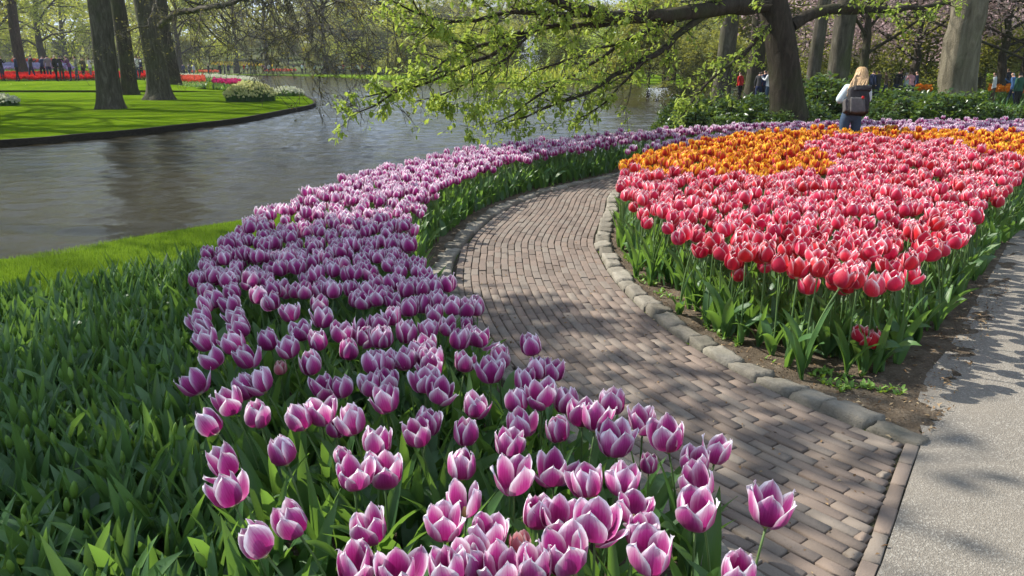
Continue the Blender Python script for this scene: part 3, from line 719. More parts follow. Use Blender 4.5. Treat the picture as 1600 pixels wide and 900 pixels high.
# those whose stems show (front rim) come first
L_ = []
for i, (p, ci0) in enumerate([(e[0], e[1]) for e in extra] + cand[:292]):
    px = to_px(p); ci = ci0 if ci0 is not None else random.choice((1, 2, 3, 3, 4))
    deep = i < 8 or (i < 110 and random.random() < .55)
    r_, base = make_tulip('pink_tulip', p, 'pinkdeep' if deep else 'pink', ci, random.choice((0, 0, 1, 1, 2)) if i >= 8 else 1, random.uniform(0, 6.28), random.uniform(.88, 1.2), i < 130, group='pink and red tulips with pale edges in the island bed', leaves=3)
    if i in (2, 3): wd = 'fallen low red tulip'
    else: wd = ('red tulip with thin pale edges' if deep else 'pink tulip with white edges')
    L_.append([r_, px[0], px[1], wd])
label_rows(L_, 14, '{w}, {c} from left in {r} row from the front')
far_tulips('pink_tulip_bed', 'dense mass of pink white edged tulips in the island bed', pk[292:], ['pink', 'pink', 'pinkdeep'], low=False, bs=1.08)
og.sort(key=lambda p: p[1]); L_ = []
for p in og[:300]:
    px = to_px(p); r_, base = make_tulip('orange_tulip', p, 'orange', random.choice((1, 2, 3)), random.choice((0, 1)), random.uniform(0, 6.28), random.uniform(.98, 1.15), False, group='orange and yellow tulips behind the pink ones', leaves=2)
    L_.append([r_, px[0], px[1], 'red and yellow flamed tulip'])
label_rows(L_, 18, '{w}, {c} from left in {r} row of the orange drift')
if len(og) > 300: far_tulips('orange_tulip_bed', 'dense band of red and yellow flamed tulips behind the pink ones', og[300:], ['orange'], bs=1.08)

# foliage filling the beds between the stems (leaves without blooms), joined
def leaf_mass(name, pts, mat, kinds, smin, smax, zb=0.0, lab=None):
    b = Buf(); pts = np.asarray(pts); n = len(pts); t = np.c_[pts[:, :2], np.full(n, zb)]
    for v, g in enumerate(kinds):
        sel = (np.arange(n) % len(kinds)) == v; k_ = sel.sum()
        b.inst(g, rots(rng.uniform(0, 6.28, k_), rng.normal(.0, .12, k_), None, rng.uniform(smin, smax, k_)), t[sel])
    return tag(obj(name, b.mesh(name, mat)), lab, kind='stuff')
PLf = [p for p in LKs[::-10] - 0]
lkn = np.gradient(LKs, axis=0); lkn /= np.linalg.norm(lkn, axis=1)[:, None]; LKi = LKs + np.c_[-lkn[:, 1], lkn[:, 0]] * .26
PLf = [tuple(p) for p in LKi[40::10] if p[1] < 15.5 and p[0] < 10] + [(10, 16.9), (6.3, 16.2), (2.3, 12.9), (.4, 11.2), (-1.2, 9.0), (-1.8, 7.4), (-1.9, 5.9), (-2.0, 4.6), (-1.7, 3.4), (-1.4, 2.5), (-1.0, 1.6), (-.9, 1.2)]
TLl = [leaf_geo(L, W, b_, f, t, 3, 6, 0, i) for i, (L, W, b_, f, t) in enumerate([(.34, .055, .6, .5, .5), (.36, .045, .4, .6, -.6), (.30, .065, 1.1, .4, .8), (.26, .06, 1.7, .35, -.5)])]
leaf_mass('tulip_foliage', scatter(PLf, .058, .3), M['tleaf'], TLl, .75, 1.15, lab='green tulip leaves filling the purple tulip bed')
pf = off_line(scatter([at(x, y, .2) for x, y in ((975, 375), (1030, 405), (1110, 440), (1190, 475), (1270, 505), (1390, 515), (1440, 485), (1480, 445), (1520, 395), (1600, 330), (1700, 280), (1700, 240), (1440, 245), (1300, 250), (1100, 290), (960, 320))], .075, .2), RKs, .25)
leaf_mass('tulip_foliage', pf, M['tleaf'], TLl, .7, 1.1, lab='green tulip leaves filling the pink tulip bed')

# ------------------------------------------------------------------ budding plants at the left
BLG = [leaf_geo(L, W, b_, f, t, 5, 9, wv, i) for i, (L, W, b_, f, t, wv) in enumerate([(.27, .038, .35, .5, .4, .02), (.26, .046, .8, .4, -.6, .04), (.30, .034, .25, .7, .3, 0), (.24, .056, 1.5, .35, .6, .05)])]
BLM = [single('leaf', g, M['bleaf']) for g in BLG]
budg = tube([(0, 0, 0), (0, 0, .012), (0, 0, .03), (0.001, 0, .048), (.002, 0, .058)], [.004, .009, .0115, .007, .001], 7)
bstem = tube([(0, 0, 0), (.003, 0, .12), (0, 0, .24)], [.004, .0038, .0035], 5)
BUD = single('bud', budg, M['bud']); BST = single('stem', bstem, M['stem'])
LB = [at(x, y, .25) for x, y in ((-900, 470), (-300, 455), (0, 445), (150, 418), (350, 378), (348, 395), (305, 440), (300, 540), (290, 640), (330, 760), (345, 960), (-100, 1000), (-900, 1000))]
lb = scatter(LB, .088, .25, zone=lambda x, y: -3.6 < x)
lb = [p for p in lb if -120 < to_px(p)[0] < 500 and to_px(p)[1] < 980]
lb.sort(key=lambda p: to_px(p)[2] + (5 if not (0 < to_px(p)[0] and to_px(p)[1] < 910) else 0))
BL_ = []
for i, p in enumerate(lb[:300]):
    px = to_px(p)
    zone = ('at the bottom picture edge' if px[1] > 800 else 'beside the purple tulips' if px[0] > 250 else 'at the left picture edge' if px[0] < 60 else 'in the front half of the bed' if px[1] > 620 else 'in the middle of the bed')
    r_ = thing('tulip_plant', 'x', 'plant', (p[0], p[1], 0), random.uniform(0, 6.28), 'budding tulip plants in the green bed', random.uniform(.9, 1.2))
    nb = random.choice((0, 1, 1)); BL_.append([r_, px[0], px[1], 'low tulip plant in green bud' if nb else 'low leafy tulip plant without bud'])
    bh = random.uniform(.7, .98)
    if nb: obj('stem', BST, r_, scale=(1, 1, bh)); obj('bud', BUD, r_, (0, 0, .235 * bh), (random.gauss(0, .12), random.gauss(0, .12), 0), random.uniform(.6, 1.05))
    for k_ in range(4 if px[1] > 500 else 3):
        q = random.uniform(.85, 1.15); obj('leaf', BLM[random.randrange(4)], r_, (0, 0, 0), (random.gauss(0, .1), random.gauss(.05, .1), k_ * 1.6 + random.uniform(-.5, .5)), q)
label_rows(BL_, 17, '{w}, {c} from left in {r} row of the green bed')
b = Buf(); rest = np.array(lb[300:]); t = rest.copy(); t[:, 2] = 0; n = len(t)
BLl = [leaf_geo(L, W, b_, f, tw, 3, 6, 0, i) for i, (L, W, b_, f, tw) in enumerate([(.27, .036, .35, .5, .4), (.25, .044, .8, .4, -.6), (.30, .032, .25, .7, .3), (.22, .05, 1.4, .35, .6)])]
for v in range(4): b.inst(BLl[v], rots(v * 1.6 + rng.uniform(-.5, .5, n), rng.normal(0, .1, n), None, rng.uniform(.9, 1.25, n)), t, 0)
t2 = t[::2].copy(); t2[:, 2] = .22; n = len(t2); b.inst(tube([(0, 0, -.1), (0, 0, 0), (0, 0, .03), (.002, 0, .058)], [.004, .006, .0115, .001], 5), rots(rng.uniform(0, 6, n), rng.normal(0, .1, n)), t2, 1)
tag(obj('budding_tulip_bed', b.mesh('budding_tulip_bed', [M['bleaf'], M['bud']])), 'mass of low green budding tulip plants reaching back to the lawn', kind='stuff')
leaf_mass('bud_bed_foliage', scatter(LB, .055, .2, zone=lambda x, y: x > -3.9), M['bleaf'], BLl, .7, 1.1, lab='dark green leaves filling the bed of budding tulips')

# ------------------------------------------------------------------ grass blades, weeds, debris
bl_geo = (np.array([(-.0016, 0, 0), (.0016, 0, 0), (.004, 0, .03)]), np.array([(0, 1, 2)]), np.array([(0, 0), (1, 0), (.5, 1)]))
pts = []
lawn = [at(x, y)[:2] for x, y in ((-200, 445), (0, 408), (200, 374), (400, 342))] + [(-1.6, 9.8), (-1.9, 7.0), (-2.7, 5.9)] + [at(150, 470)[:2], at(-200, 520)[:2]]
xs = [p[0] for p in lawn]; ys = [p[1] for p in lawn]
CX = rng.uniform(min(xs), max(xs), 150000); CY = rng.uniform(min(ys), max(ys), 150000); kk = inside_np(lawn, CX, CY); pts = np.c_[CX[kk], CY[kk], np.zeros(kk.sum())]; b = Buf(); b.inst(bl_geo, rots(rng.uniform(0, 6.28, len(pts)), rng.normal(0, .35, len(pts)), None, rng.uniform(.7, 1.6, len(pts))), pts)
tag(obj('lawn_grass', b.mesh('lawn_grass', M['blade'])), 'short bright green grass between the budding bed and the lake', kind='stuff')
# weeds on the soil margin
wp = []; 
margin = [at(x, y)[:2] for x, y in ((965, 385), (985, 430), (1000, 450), (1060, 490), (1140, 545), (1240, 585), (1340, 632), (1400, 640), (1420, 600), (1330, 570), (1220, 545), (1120, 510), (1040, 460), (990, 400))]
for _ in range(9000):
    x, y = random.uniform(.5, 2.6), random.uniform(3.2, 7.6)
    if inside(margin, x, y) and noise.noise(Vector((x * 3, y * 3, 0))) + .35 * noise.noise(Vector((x * 9, y * 9, 5))) > .12: wp.append((x, y, .015))
wp = np.array(wp[:700]); b = Buf(); n = len(wp)
for v in range(3): b.inst(leaf_geo(.045, .016, 1.2, .3, 0, 3, 4), rots(v * 2.1 + rng.uniform(0, 2, n), rng.uniform(0, .5, n), None, rng.uniform(.4, 1.2, n)), wp)
tag(obj('small_weed', b.mesh('small_weed', M['bud'])), 'tiny green weeds on the soil behind the stone kerb', kind='stuff')
dp = []
CX = rng.uniform(.5, 3.8, 30000); CY = rng.uniform(2.6, 8, 30000); kk = inside_np(pink_soil, CX, CY) | inside_np(APOLY, CX, CY)
for x, y in zip(CX[kk].tolist()[:9000], CY[kk].tolist()):
    if inside(pink_soil, x, y) or (inside(APOLY, x, y) and np.min(np.hypot(np.array(asph_in)[:, 0] - x, np.array(asph_in)[:, 1] - y)) < .35 and random.random() < .3): dp.append((x, y, .024 if inside(pink_soil, x, y) else .008))
CX = rng.uniform(-.6, 3, 6000); CY = rng.uniform(1.8, 9, 6000); kk = inside_np(path_poly, CX, CY)
for x, y in zip(CX[kk].tolist()[:420], CY[kk].tolist()): dp.append((x, y, .021))
dp = np.array(dp); b = Buf(); n = len(dp)
chip = (np.array([(-.012, 0, 0), (0, -.004, .002), (.012, 0, 0), (0, .005, .005)]), np.array([(0, 1, 2), (0, 2, 3)]), np.zeros((4, 2)))
b.inst(chip, rots(rng.uniform(0, 6.28, n), rng.normal(0, .3, n), None, rng.uniform(.3, 1.3, n)), dp)
tag(obj('fallen_debris', b.mesh('fallen_debris', M['debris'])), 'dry brown scales and bits scattered on the soil, bricks and asphalt', kind='stuff')

# ------------------------------------------------------------------ trees
def grow(start, d, L, r, depth, rs, spread=.6, ratio=.72, nseg=4, gravity=0.0, kids=(2, 4), out=None, wob=.18):
    """recursive limbs: list of (points, radii, depth)"""
    if out is None: out = []
    p = np.array(start, float); d = np.array(d, float); d /= np.linalg.norm(d); pts = [p.copy()]; rad = [r]
    for i in range(nseg):
        d = d + rs.normal(0, wob, 3) * (.6 if depth > 3 else 1); d[2] += gravity; d /= np.linalg.norm(d)
        p = p + d * L / nseg; pts.append(p.copy()); rad.append(r * (1 - .5 * (i + 1) / nseg))
    out.append((pts, rad, depth))
    if depth > 0:
        for k_ in range(rs.integers(kids[0], kids[1] + 1)):
            t = rs.uniform(.35, 1.0); i = min(nseg - 1, int(t * nseg)); q = pts[i] + (pts[i + 1] - pts[i]) * (t * nseg - i)
            a = rs.normal(0, 1, 3); a -= d * a.dot(d); a /= np.linalg.norm(a) + 1e-9
            nd = d * math.cos(spread) + a * math.sin(spread) * rs.uniform(.7, 1.2)
            grow(q, nd, L * ratio * rs.uniform(.75, 1.15), rad[i] * .62, depth - 1, rs, spread, ratio, nseg, gravity, kids, out, wob)
    return out
def limbs_buf(limbs, b=None, thin=.012, mi=0, minr=0.0):
    b = b or Buf()
    for pts, rad, dep in limbs:
        n = 8 if max(rad) > .12 else 5 if max(rad) > .04 else 3
        b.add(*tube(pts, [max(x, minr) for x in rad], n, False), mi)
    return b
lf_small = (np.array([(0, 0, 0), (.5, -.28, .08), (1, 0, -.05), (.5, .28, .08)]), np.array([(0, 1, 2), (0, 2, 3)]), np.array([(.5, 0), (0, .5), (.5, 1), (1, .5)]))
def leaves_at(b, P, size, n_per, sig, rs, mi=0, geo=lf_small, droop=.0):
    P = np.asarray(P); Q = np.repeat(P, n_per, 0) + rs.normal(0, sig, (len(P) * n_per, 3)); n = len(Q)
    b.inst(geo, rots(rs.uniform(0, 6.28, n), rs.normal(droop, .8, n), rs.uniform(0, 6.28, n) if geo is lf_small else None, size * rs.uniform(.6, 1.4, n)), Q, mi)
def limb_points(limbs, maxdep=1, per=3):
    out = []
    for pts, rad, dep in limbs:
        if dep <= maxdep:
            for k_ in range(len(pts) - 1):
                for t in np.linspace(0, 1, per, endpoint=False): out.append(pts[k_] * (1 - t) + pts[k_ + 1] * t)
    return np.array(out)
def trunk_flare(m, amp=.5):
    return lambda k_, t: 1 + amp * max(0, 1 - k_ / m) ** 2.5 * (1 + .45 * math.sin(5 * t + 1)) + .035 * math.sin(3 * t + k_ * .4) + .02 * math.sin(7 * t + k_)

# generic background tree meshes
def tree_kind(seed, H, spread, leafmat, size, n_per, sig, rad, bare=.25, gravity=.02, depth=3, rise=.5):
    rs = np.random.default_rng(seed)
    tp = [(rs.normal(0, .1) * z / 4, rs.normal(0, .1) * z / 4, z) for z in np.linspace(-.3, H * .75, 9)]
    tr = Buf(); tr.add(*tube(tp, [rad * (1.1 - .8 * i / 8) for i in range(9)], 9, False, trunk_flare(4, .35)))
    lim = []
    for i in range(13):
        z = H * (bare + (.72 - bare) * i / 12); a = i * 2.4 + rs.normal(0, .3); q = np.array([np.interp(z, [p[2] for p in tp], [p[0] for p in tp]), np.interp(z, [p[2] for p in tp], [p[1] for p in tp]), z])
        grow(q, (math.cos(a), math.sin(a), rise + .5 * i / 12), spread * rs.uniform(.6, 1) * (1.15 - .5 * i / 12), rad * .34, depth - 1, rs, .65, .62, 3, gravity, (3, 4), lim)
    br = limbs_buf(lim, minr=.018)
    cr = Buf(); leaves_at(cr, limb_points(lim, 1, 2), size, n_per, sig, rs)
    return tr.mesh('trunk', M['barkdark']), br.mesh('branch', M['barkdark']), cr.mesh('crown', leafmat)
KIND = {
    'spring': tree_kind(1, 16, 6.0, M['farleaf'], .30, 5, .42, .38, .14),
    'spring2': tree_kind(2, 19, 6.5, M['farleaf'], .32, 4, .55, .42, .2),
    'olive': tree_kind(3, 18, 6.5, M['farleaf2'], .32, 6, .5, .45, .12),
    'haze': tree_kind(4, 20, 6.5, M['twigleaf'], .17, 6, .5, .42, .2),
    'dark': tree_kind(5, 15, 3.6, M['darkleaf'], .36, 8, .4, .35, .05, -.03),
    'willow': tree_kind(6, 12, 5.5, M['farleaf'], .26, 8, .5, .35, .15, -.16, rise=.7),
    'cherry': tree_kind(7, 6.5, 4.2, M['cherry'], .14, 8, .28, .18, .22, .0, rise=.6),
    'bush': tree_kind(8, 5, 2.6, M['farleaf2'], .22, 9, .35, .12, .04),
    'young': tree_kind(9, 7, 3.4, M['oakleaf'], .16, 5, .35, .12, .12),
}
LBL = {'spring': ('tall tree with fresh yellow green leaves', 'tree'), 'spring2': ('tall open crowned tree with fresh green leaves', 'tree'), 'olive': ('broad olive green tree', 'tree'), 'haze': ('tall nearly bare tree with brown budding twigs', 'tree'),
       'dark': ('dark evergreen tree', 'tree'), 'willow': ('low willow with hanging yellow green twigs', 'tree'), 'cherry': ('flowering cherry with pale pink blossom', 'tree'), 'bush': ('bushy olive green tree', 'tree'), 'young': ('small tree in bright green young leaf', 'tree')}
NM = {'spring': 'broadleaf_tree', 'spring2': 'broadleaf_tree', 'olive': 'broadleaf_tree', 'haze': 'bare_tree', 'dark': 'evergreen_tree', 'willow': 'willow_tree', 'cherry': 'cherry_tree', 'bush': 'bushy_tree', 'young': 'young_tree'}
def plant_tree(kind, x, y, s=1, z=0, where='', group=None, sz=1.0):
    r_ = thing(NM[kind], f'{LBL[kind][0]} {where}', 'tree', (x, y, z), random.uniform(0, 6.28), group, 1); r_.scale = (s, s, s * sz)
    t, b_, c = KIND[kind]; obj('trunk', t, r_); obj('branch', b_, r_); obj('crown', c, r_)
    return r_
def px_x(px, D): return (px - 800) / F * D * 1.0 / math.cos(PITCH) * (math.cos(PITCH) ** 2) + (px - 800) / F * (CH * .27)   # near enough for the far trees
# (kind, px, D, scale) across the far side
FAR = [('olive', -60, 75, 1.0), ('spring', 20, 95, 1.0), ('willow', 95, 110, 1.3), ('spring', 130, 135, 1.1), ('olive', 60, 150, 1.2), ('haze', -20, 120, 1.1), ('spring2', 210, 150, 1.0), ('willow', 300, 118, 1.2), ('spring', 330, 160, 1.1),
       ('olive', 250, 178, 1.2), ('haze', 385, 138, 1.0), ('haze', 432, 142, 1.0), ('spring', 400, 185, 1.1), ('olive', 470, 180, 1.1), ('haze', 500, 150, 1.05), ('haze', 520, 133, .95), ('spring2', 555, 165, 1.0),
       ('dark', 562, 140, 1.1), ('dark', 540, 190, 1.6), ('olive', 600, 170, 1.2), ('willow', 625, 130, 1.5), ('spring', 660, 150, 1.1), ('haze', 700, 140, 1.0), ('olive', 735, 160, 1.2), ('dark', 690, 180, 1.2),
       ('haze', 775, 120, 1.0), ('spring', 810, 160, 1.1), ('haze', 850, 110, 1.0), ('willow', 745, 100, 1.0), ('olive', 900, 140, 1.1), ('spring', 940, 105, 1.0), ('haze', 990, 95, 1.0), ('young', 880, 84, 1.1),
       ('spring', 1040, 85, .9), ('young', 960, 80, 1.2), ('olive', 1060, 110, 1.1), ('haze', 1110, 80, 1.0), ('bush', 1030, 66, 1.3), ('olive', 1160, 95, 1.1), ('spring', 1195, 70, .9), ('haze', 1250, 62, 1.0), ('bush', 1170, 60, 1.3),
       ('haze', 1300, 90, 1.1), ('olive', 1350, 75, 1.0), ('haze', 1400, 85, 1.1), ('olive', 1440, 100, 1.1), ('bush', 1370, 58, 1.2), ('haze', 1480, 80, 1.1), ('olive', 1540, 95, 1.1), ('haze', 1580, 70, 1.0), ('bush', 1560, 60, 1.3), ('bush', 1450, 62, 1.1), ('olive', 1640, 80, 1.1)]
for kind, px, D, s in FAR:
    x = (px - 800) / F * D; wh = ('beyond the far lawn' if px < 520 else 'on the far shore' if px < 1000 else 'behind the strolling visitors')
    plant_tree(kind, x, D, s, hill_h(x, D) if D > 128 else mound(x, D), wh, 'trees beyond the lake', .62 if 520 < px < 965 else 1.0)
for i in range(46):
    px = -60 + i * 37 + random.uniform(-10, 10); D = (random.uniform(136, 172) if px < 640 else random.uniform(84, 118) if px < 1000 else random.uniform(44, 70))
    x = (px - 800) / F * D; plant_tree('bush', x, D, random.uniform(.7, 1.1) * (1.2 if px < 1000 else .8), hill_h(x, D) if D > 124 else 0, 'in the undergrowth ' + ('beyond the far lawn' if px < 640 else 'of the far shore' if px < 1000 else 'behind the strolling visitors'), 'bushes under the far trees')
# a deep wood behind closes the horizon
b = Buf(); rs = np.random.default_rng(5); P = []
for _ in range(9000):
    a = rs.uniform(-.95, .95); D = rs.uniform(200, 300); P.append((math.sin(a) * D, math.cos(a) * D, hill_h(math.sin(a) * D, math.cos(a) * D) + rs.uniform(0, 1) ** .8 * (11 + 4 * noise.noise(Vector((a * 14, 0, 0))) )))
leaves_at(b, P, 1.5, 5, 1.2, rs); tag(obj('distant_wood', b.mesh('distant_wood', M['farleaf2'])), 'distant wood closing the view beyond all other trees', kind='stuff')

# the three great trunks on the far lawn
def big_tree(name, label, base, rad, H, seed, lean=(0, 0), bark='bark', crown=True, leafmat='farleaf', low=.32, limbs=None, flare=.3, n_per=2, size=.14, group=None, spread=7.5, dep=2, gnarl=0.04):
    rs = np.random.default_rng(seed); m = 16 + int(gnarl * 120)
    zs = np.r_[-.2, 0, .15, .35, .7, 1.2, np.linspace(2, H * .8, m - 6)]
    tp = [(lean[0] * z + .08 * math.sin(z * .7 + seed), lean[1] * z + .08 * math.cos(z * .6), z) for z in zs]
    rr = [rad * (1.0 - .62 * max(0, z) / H) for z in zs]; fl = [flare * math.exp(-max(z, 0) / .35) for z in zs]
    V = Buf(); V.add(*tube(tp, rr, 22, False, lambda k_, t: 1 + fl[k_] * (1 + .6 * math.sin(4 * t + seed)) + .05 * math.sin(3 * t + .5 * zs[k_]) + .03 * math.sin(8 * t + zs[k_] * .8) + .02 * math.sin(13 * t) + gnarl * 1.3 * noise.noise(Vector((math.cos(t) * 1.3, math.sin(t) * 1.3, zs[k_] * .9 + seed))) + gnarl * .6 * noise.noise(Vector((math.cos(t) * 3, math.sin(t) * 3, zs[k_] * 2.6 + seed)))))
    r_ = thing(name, label, 'tree', base, 0, group); obj('trunk', V.mesh('trunk', M[bark]), r_)
    lim = []
    for i in range(12):
        z = H * (low + (.78 - low) * i / 11); a = i * 2.4 + seed; q = np.array([np.interp(z, zs, [p[0] for p in tp]), np.interp(z, zs, [p[1] for p in tp]), z])
        grow(q, (math.cos(a), math.sin(a), .45), spread * rs.uniform(.7, 1), rad * .3, dep, rs, .6, .66, 4, .01, (3, 4), lim)
    obj('branch', limbs_buf(lim, minr=.012).mesh('branch', M[bark]), r_)
    if crown:
        c = Buf(); leaves_at(c, limb_points(lim, 1, 2), size, n_per, .22, rs); obj('crown', c.mesh('crown', M[leafmat]), r_)
    return r_
def gpt(px, py): p = at(px, py); return (p[0], p[1], 0)
big_tree('beech_tree', 'huge grey trunk on the far lawn nearest the water, ivy sprigs at its base', gpt(175, 170), .41, 21, 11, (.004, 0))
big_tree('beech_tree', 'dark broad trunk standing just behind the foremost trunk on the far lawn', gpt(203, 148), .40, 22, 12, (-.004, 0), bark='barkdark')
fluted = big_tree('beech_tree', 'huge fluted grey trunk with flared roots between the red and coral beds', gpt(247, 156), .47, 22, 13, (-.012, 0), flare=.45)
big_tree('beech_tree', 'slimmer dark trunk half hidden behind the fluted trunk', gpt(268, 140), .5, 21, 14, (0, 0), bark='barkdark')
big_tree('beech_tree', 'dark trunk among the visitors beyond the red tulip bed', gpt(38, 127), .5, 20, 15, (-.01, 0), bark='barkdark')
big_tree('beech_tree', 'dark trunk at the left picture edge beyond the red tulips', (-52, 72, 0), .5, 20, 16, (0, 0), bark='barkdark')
for x, y, sd in ((-25, 27, 51), (-28.5, 32, 52), (-24, 22, 53), (-33, 40, 54), (-38, 30, 55), (-31, 24, 56)):
    big_tree('beech_tree', {51: 'beech at the left end of the far lawn, beside the water', 52: 'beech behind the first one at the left end of the far lawn', 53: 'beech closest to the channel at the left end', 54: 'beech deepest in the left end of the far lawn', 55: 'leftmost beech of the far lawn', 56: 'beech between the two by the channel and the leftmost one'}[sd], (x, y, 0), .5, 20, sd)
# trunks on the right side
big_tree('plane_tree', 'massive gnarled pale trunk with bulges above the shrubs', atD(1496, 150, 22)[:2] + (0,), .44, 17, 21, (-.006, 0), bark='palebark', low=.40, flare=.25, n_per=2, gnarl=.3)
big_tree('beech_tree', 'straight grey trunk between the dark leaning tree and the woman', atD(1310, 140, 27)[:2] + (0,), .36, 19, 22, (.01, 0), low=.4, flare=.2)
big_tree('beech_tree', 'slim trunk with a pale scar beside the leaning tree', atD(1272, 150, 24)[:2] + (0,), .2, 17, 23, (.0, 0), low=.4, flare=.2)
big_tree('beech_tree', 'grey trunk seen through the green leaves above the shrubs', atD(1130, 140, 34)[:2] + (0,), .38, 18, 24, (.0, 0), low=.35, flare=.2)
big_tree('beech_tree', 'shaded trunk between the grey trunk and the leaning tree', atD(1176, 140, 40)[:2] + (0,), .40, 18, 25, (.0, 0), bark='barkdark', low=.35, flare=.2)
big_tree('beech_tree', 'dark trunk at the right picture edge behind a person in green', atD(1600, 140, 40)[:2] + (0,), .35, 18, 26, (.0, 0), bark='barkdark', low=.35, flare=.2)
for px, D, s in ((1345, 33, 1.15), (1425, 40, 1.2), (1560, 38, 1.2), (1530, 50, 1.3), (1620, 32, 1.05), (1390, 52, 1.3)):
    p = atD(px, 140, D); plant_tree('cherry', p[0], D, s, 0, {1345: 'right behind the woman', 1425: 'just to the left of the gnarled trunk', 1560: 'above the orange bed by the gnarled trunk', 1530: 'deeper behind the gnarled trunk', 1620: 'at the right picture edge', 1390: 'deeper between woman and gnarled trunk'}[px], 'flowering cherries')

# the leaning tree whose long limbs hang over the lake
root = thing('hornbeam_tree', 'dark leaning tree with long limbs of young leaves hanging over the lake', 'tree', atD(1228, 175, 17)[:2] + (0,))
bx, by = root.location.x, root.location.y
def W(px, py, D): p = atD(px, py, D); return np.array([p[0] - bx, p[1] - by, p[2]])
def px_limb(L, r0, r1):
    P = np.array([W(*q) for q in L]); s = np.r_[0, np.cumsum(np.linalg.norm(np.diff(P, axis=0), axis=1))]; n = max(8, int(s[-1] / .3)); q = np.linspace(0, s[-1], n)
    Q = np.c_[[np.interp(q, s, P[:, k_]) for k_ in range(3)]].T; Q[1:-1] = .25 * Q[:-2] + .5 * Q[1:-1] + .25 * Q[2:]
    rs_ = np.random.default_rng(int(L[0][0])); Q[1:-1] += rs_.normal(0, .02, Q[1:-1].shape)
    return (list(Q), list(np.linspace(r0, r1, n)), 3)
tp = [W(1232, 215, 17), W(1231, 178, 17), W(1230, 160, 17), W(1228, 130, 17), W(1224, 90, 17), W(1218, 50, 17), W(1208, 10, 17), W(1198, -50, 17), W(1192, -140, 17.2), W(1180, -260, 17.5)]
rr = [.42, .38, .345, .32, .31, .30, .29, .26, .2, .12]
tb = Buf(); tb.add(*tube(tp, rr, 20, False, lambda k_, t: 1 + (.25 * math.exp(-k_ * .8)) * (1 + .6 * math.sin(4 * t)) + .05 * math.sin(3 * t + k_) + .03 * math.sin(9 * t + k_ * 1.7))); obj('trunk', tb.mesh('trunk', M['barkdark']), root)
main = [([(1207, 6, 17), (1150, 8, 16.2), (1080, 20, 15.4), (1000, 30, 14.6), (930, 20, 13.9), (880, 8, 13.4), (820, -20, 13)], .19, .05),
        ([(1105, 20, 15.7), (1062, 48, 15.2), (1040, 78, 15.0), (1010, 91, 14.6), (960, 122, 14.2), (900, 152, 13.6), (835, 178, 13.2), (795, 190, 13)], .075, .012),
        ([(1085, 18, 15.5), (1005, 48, 15), (950, 85, 14.4), (900, 118, 14), (850, 142, 13.4), (810, 172, 13), (775, 192, 12.8)], .06, .012),
        ([(1012, 90, 14.6), (975, 135, 14), (930, 172, 13.6), (900, 186, 13.2)], .035, .01),
        ([(1005, 30, 14.6), (900, 38, 13.8), (845, 42, 13.3), (790, 58, 12.8), (742, 76, 12.4), (700, 92, 12.2), (650, 130, 11.9), (600, 158, 11.6), (552, 178, 11.4)], .06, .01),
        ([(930, 22, 13.9), (860, 22, 13.2), (800, 16, 12.9), (740, 30, 12.5), (690, 40, 12.2), (640, 18, 12), (610, 0, 12)], .055, .012),
        ([(845, 42, 13.3), (790, 72, 12.8), (735, 106, 12.4), (690, 118, 12.1), (640, 145, 11.8), (570, 152, 11.6)], .045, .01),
        ([(1212, 30, 17), (1190, 45, 16.7), (1168, 78, 16.4), (1145, 100, 16.2), (1110, 122, 15.9), (1080, 160, 15.6), (1062, 186, 15.4)], .07, .012),
        ([(1238, 40, 17), (1262, 18, 17.1), (1330, 12, 17.3), (1400, 15, 17.6), (1480, 5, 18)], .13, .03),
        ([(742, 76, 12.4), (705, 60, 12.1), (655, 28, 11.9), (640, -10, 11.8)], .03, .01),
        ([(1168, 0, 16.4), (1080, -20, 15.6), (980, -40, 14.4), (860, -30, 13.2), (740, -20, 12.4), (640, -10, 12)], .12, .03),
        ([(860, 22, 13.2), (830, 60, 13), (790, 90, 12.8), (730, 130, 12.5), (700, 150, 12.3), (650, 158, 12.1)], .03, .008),
        ([(1000, 60, 14.8), (940, 70, 14.2), (880, 95, 13.8), (820, 120, 13.2), (760, 160, 12.8)], .03, .008),
        ([(790, 98, 12.6), (760, 130, 12.4), (735, 160, 12.2), (740, 168, 12.1)], .014, .005)]
allL = []; rs = np.random.default_rng(3)
for L, r0, r1 in main:
    ml = px_limb(L, r0, r1); obj('branch', limbs_buf([ml]).mesh('branch', M['barkdark']), root)
    pts, rad, _ = ml; n = len(pts)
    for i in range(2, n, 1):
        d = pts[i] - pts[i - 1]; d /= np.linalg.norm(d) + 1e-9
        for _k in range(2):
            a = rs.normal(0, 1, 3); a -= d * a.dot(d); a /= np.linalg.norm(a); a[2] = a[2] * .6 - .04
            grow(pts[i], d * .75 + a * .8, rs.uniform(.3, .75) * (1 if i < n * .7 else .7), min(rad[i] * .5, .014), 1, rs, .6, .6, 4, .004, (2, 4), allL, .16)
tw = limbs_buf(allL, minr=.0028); o = obj('twigs', tw.mesh('twigs', M['bark']), root); o['kind'] = 'stuff'
lp = limb_points(allL, 1, 1); sel = rs.uniform(0, 1, len(lp)) < .40; lp = lp[sel]
oak = (np.array([(0, 0, 0), (.35, -.26, .05), (.38, .0, -.04), (.35, .26, .05), (.75, -.2, .02), (.75, .2, .02), (1, 0, -.10)]), np.array([(0, 1, 2), (0, 2, 3), (1, 4, 2), (2, 5, 3), (2, 4, 6), (2, 6, 5)]), np.array([(.5, 0), (0, .3), (.5, .3), (1, .3), (0, .7), (1, .7), (.5, 1)]))
cb = Buf(); leaves_at(cb, lp, .092, 5, .042, rs, geo=oak, droop=.35); o = obj('foliage', cb.mesh('foliage', M['oakleaf']), root); o['kind'] = 'stuff'
ck = lp[rs.uniform(0, 1, len(lp)) < .16]; kb = Buf(); n = len(ck)
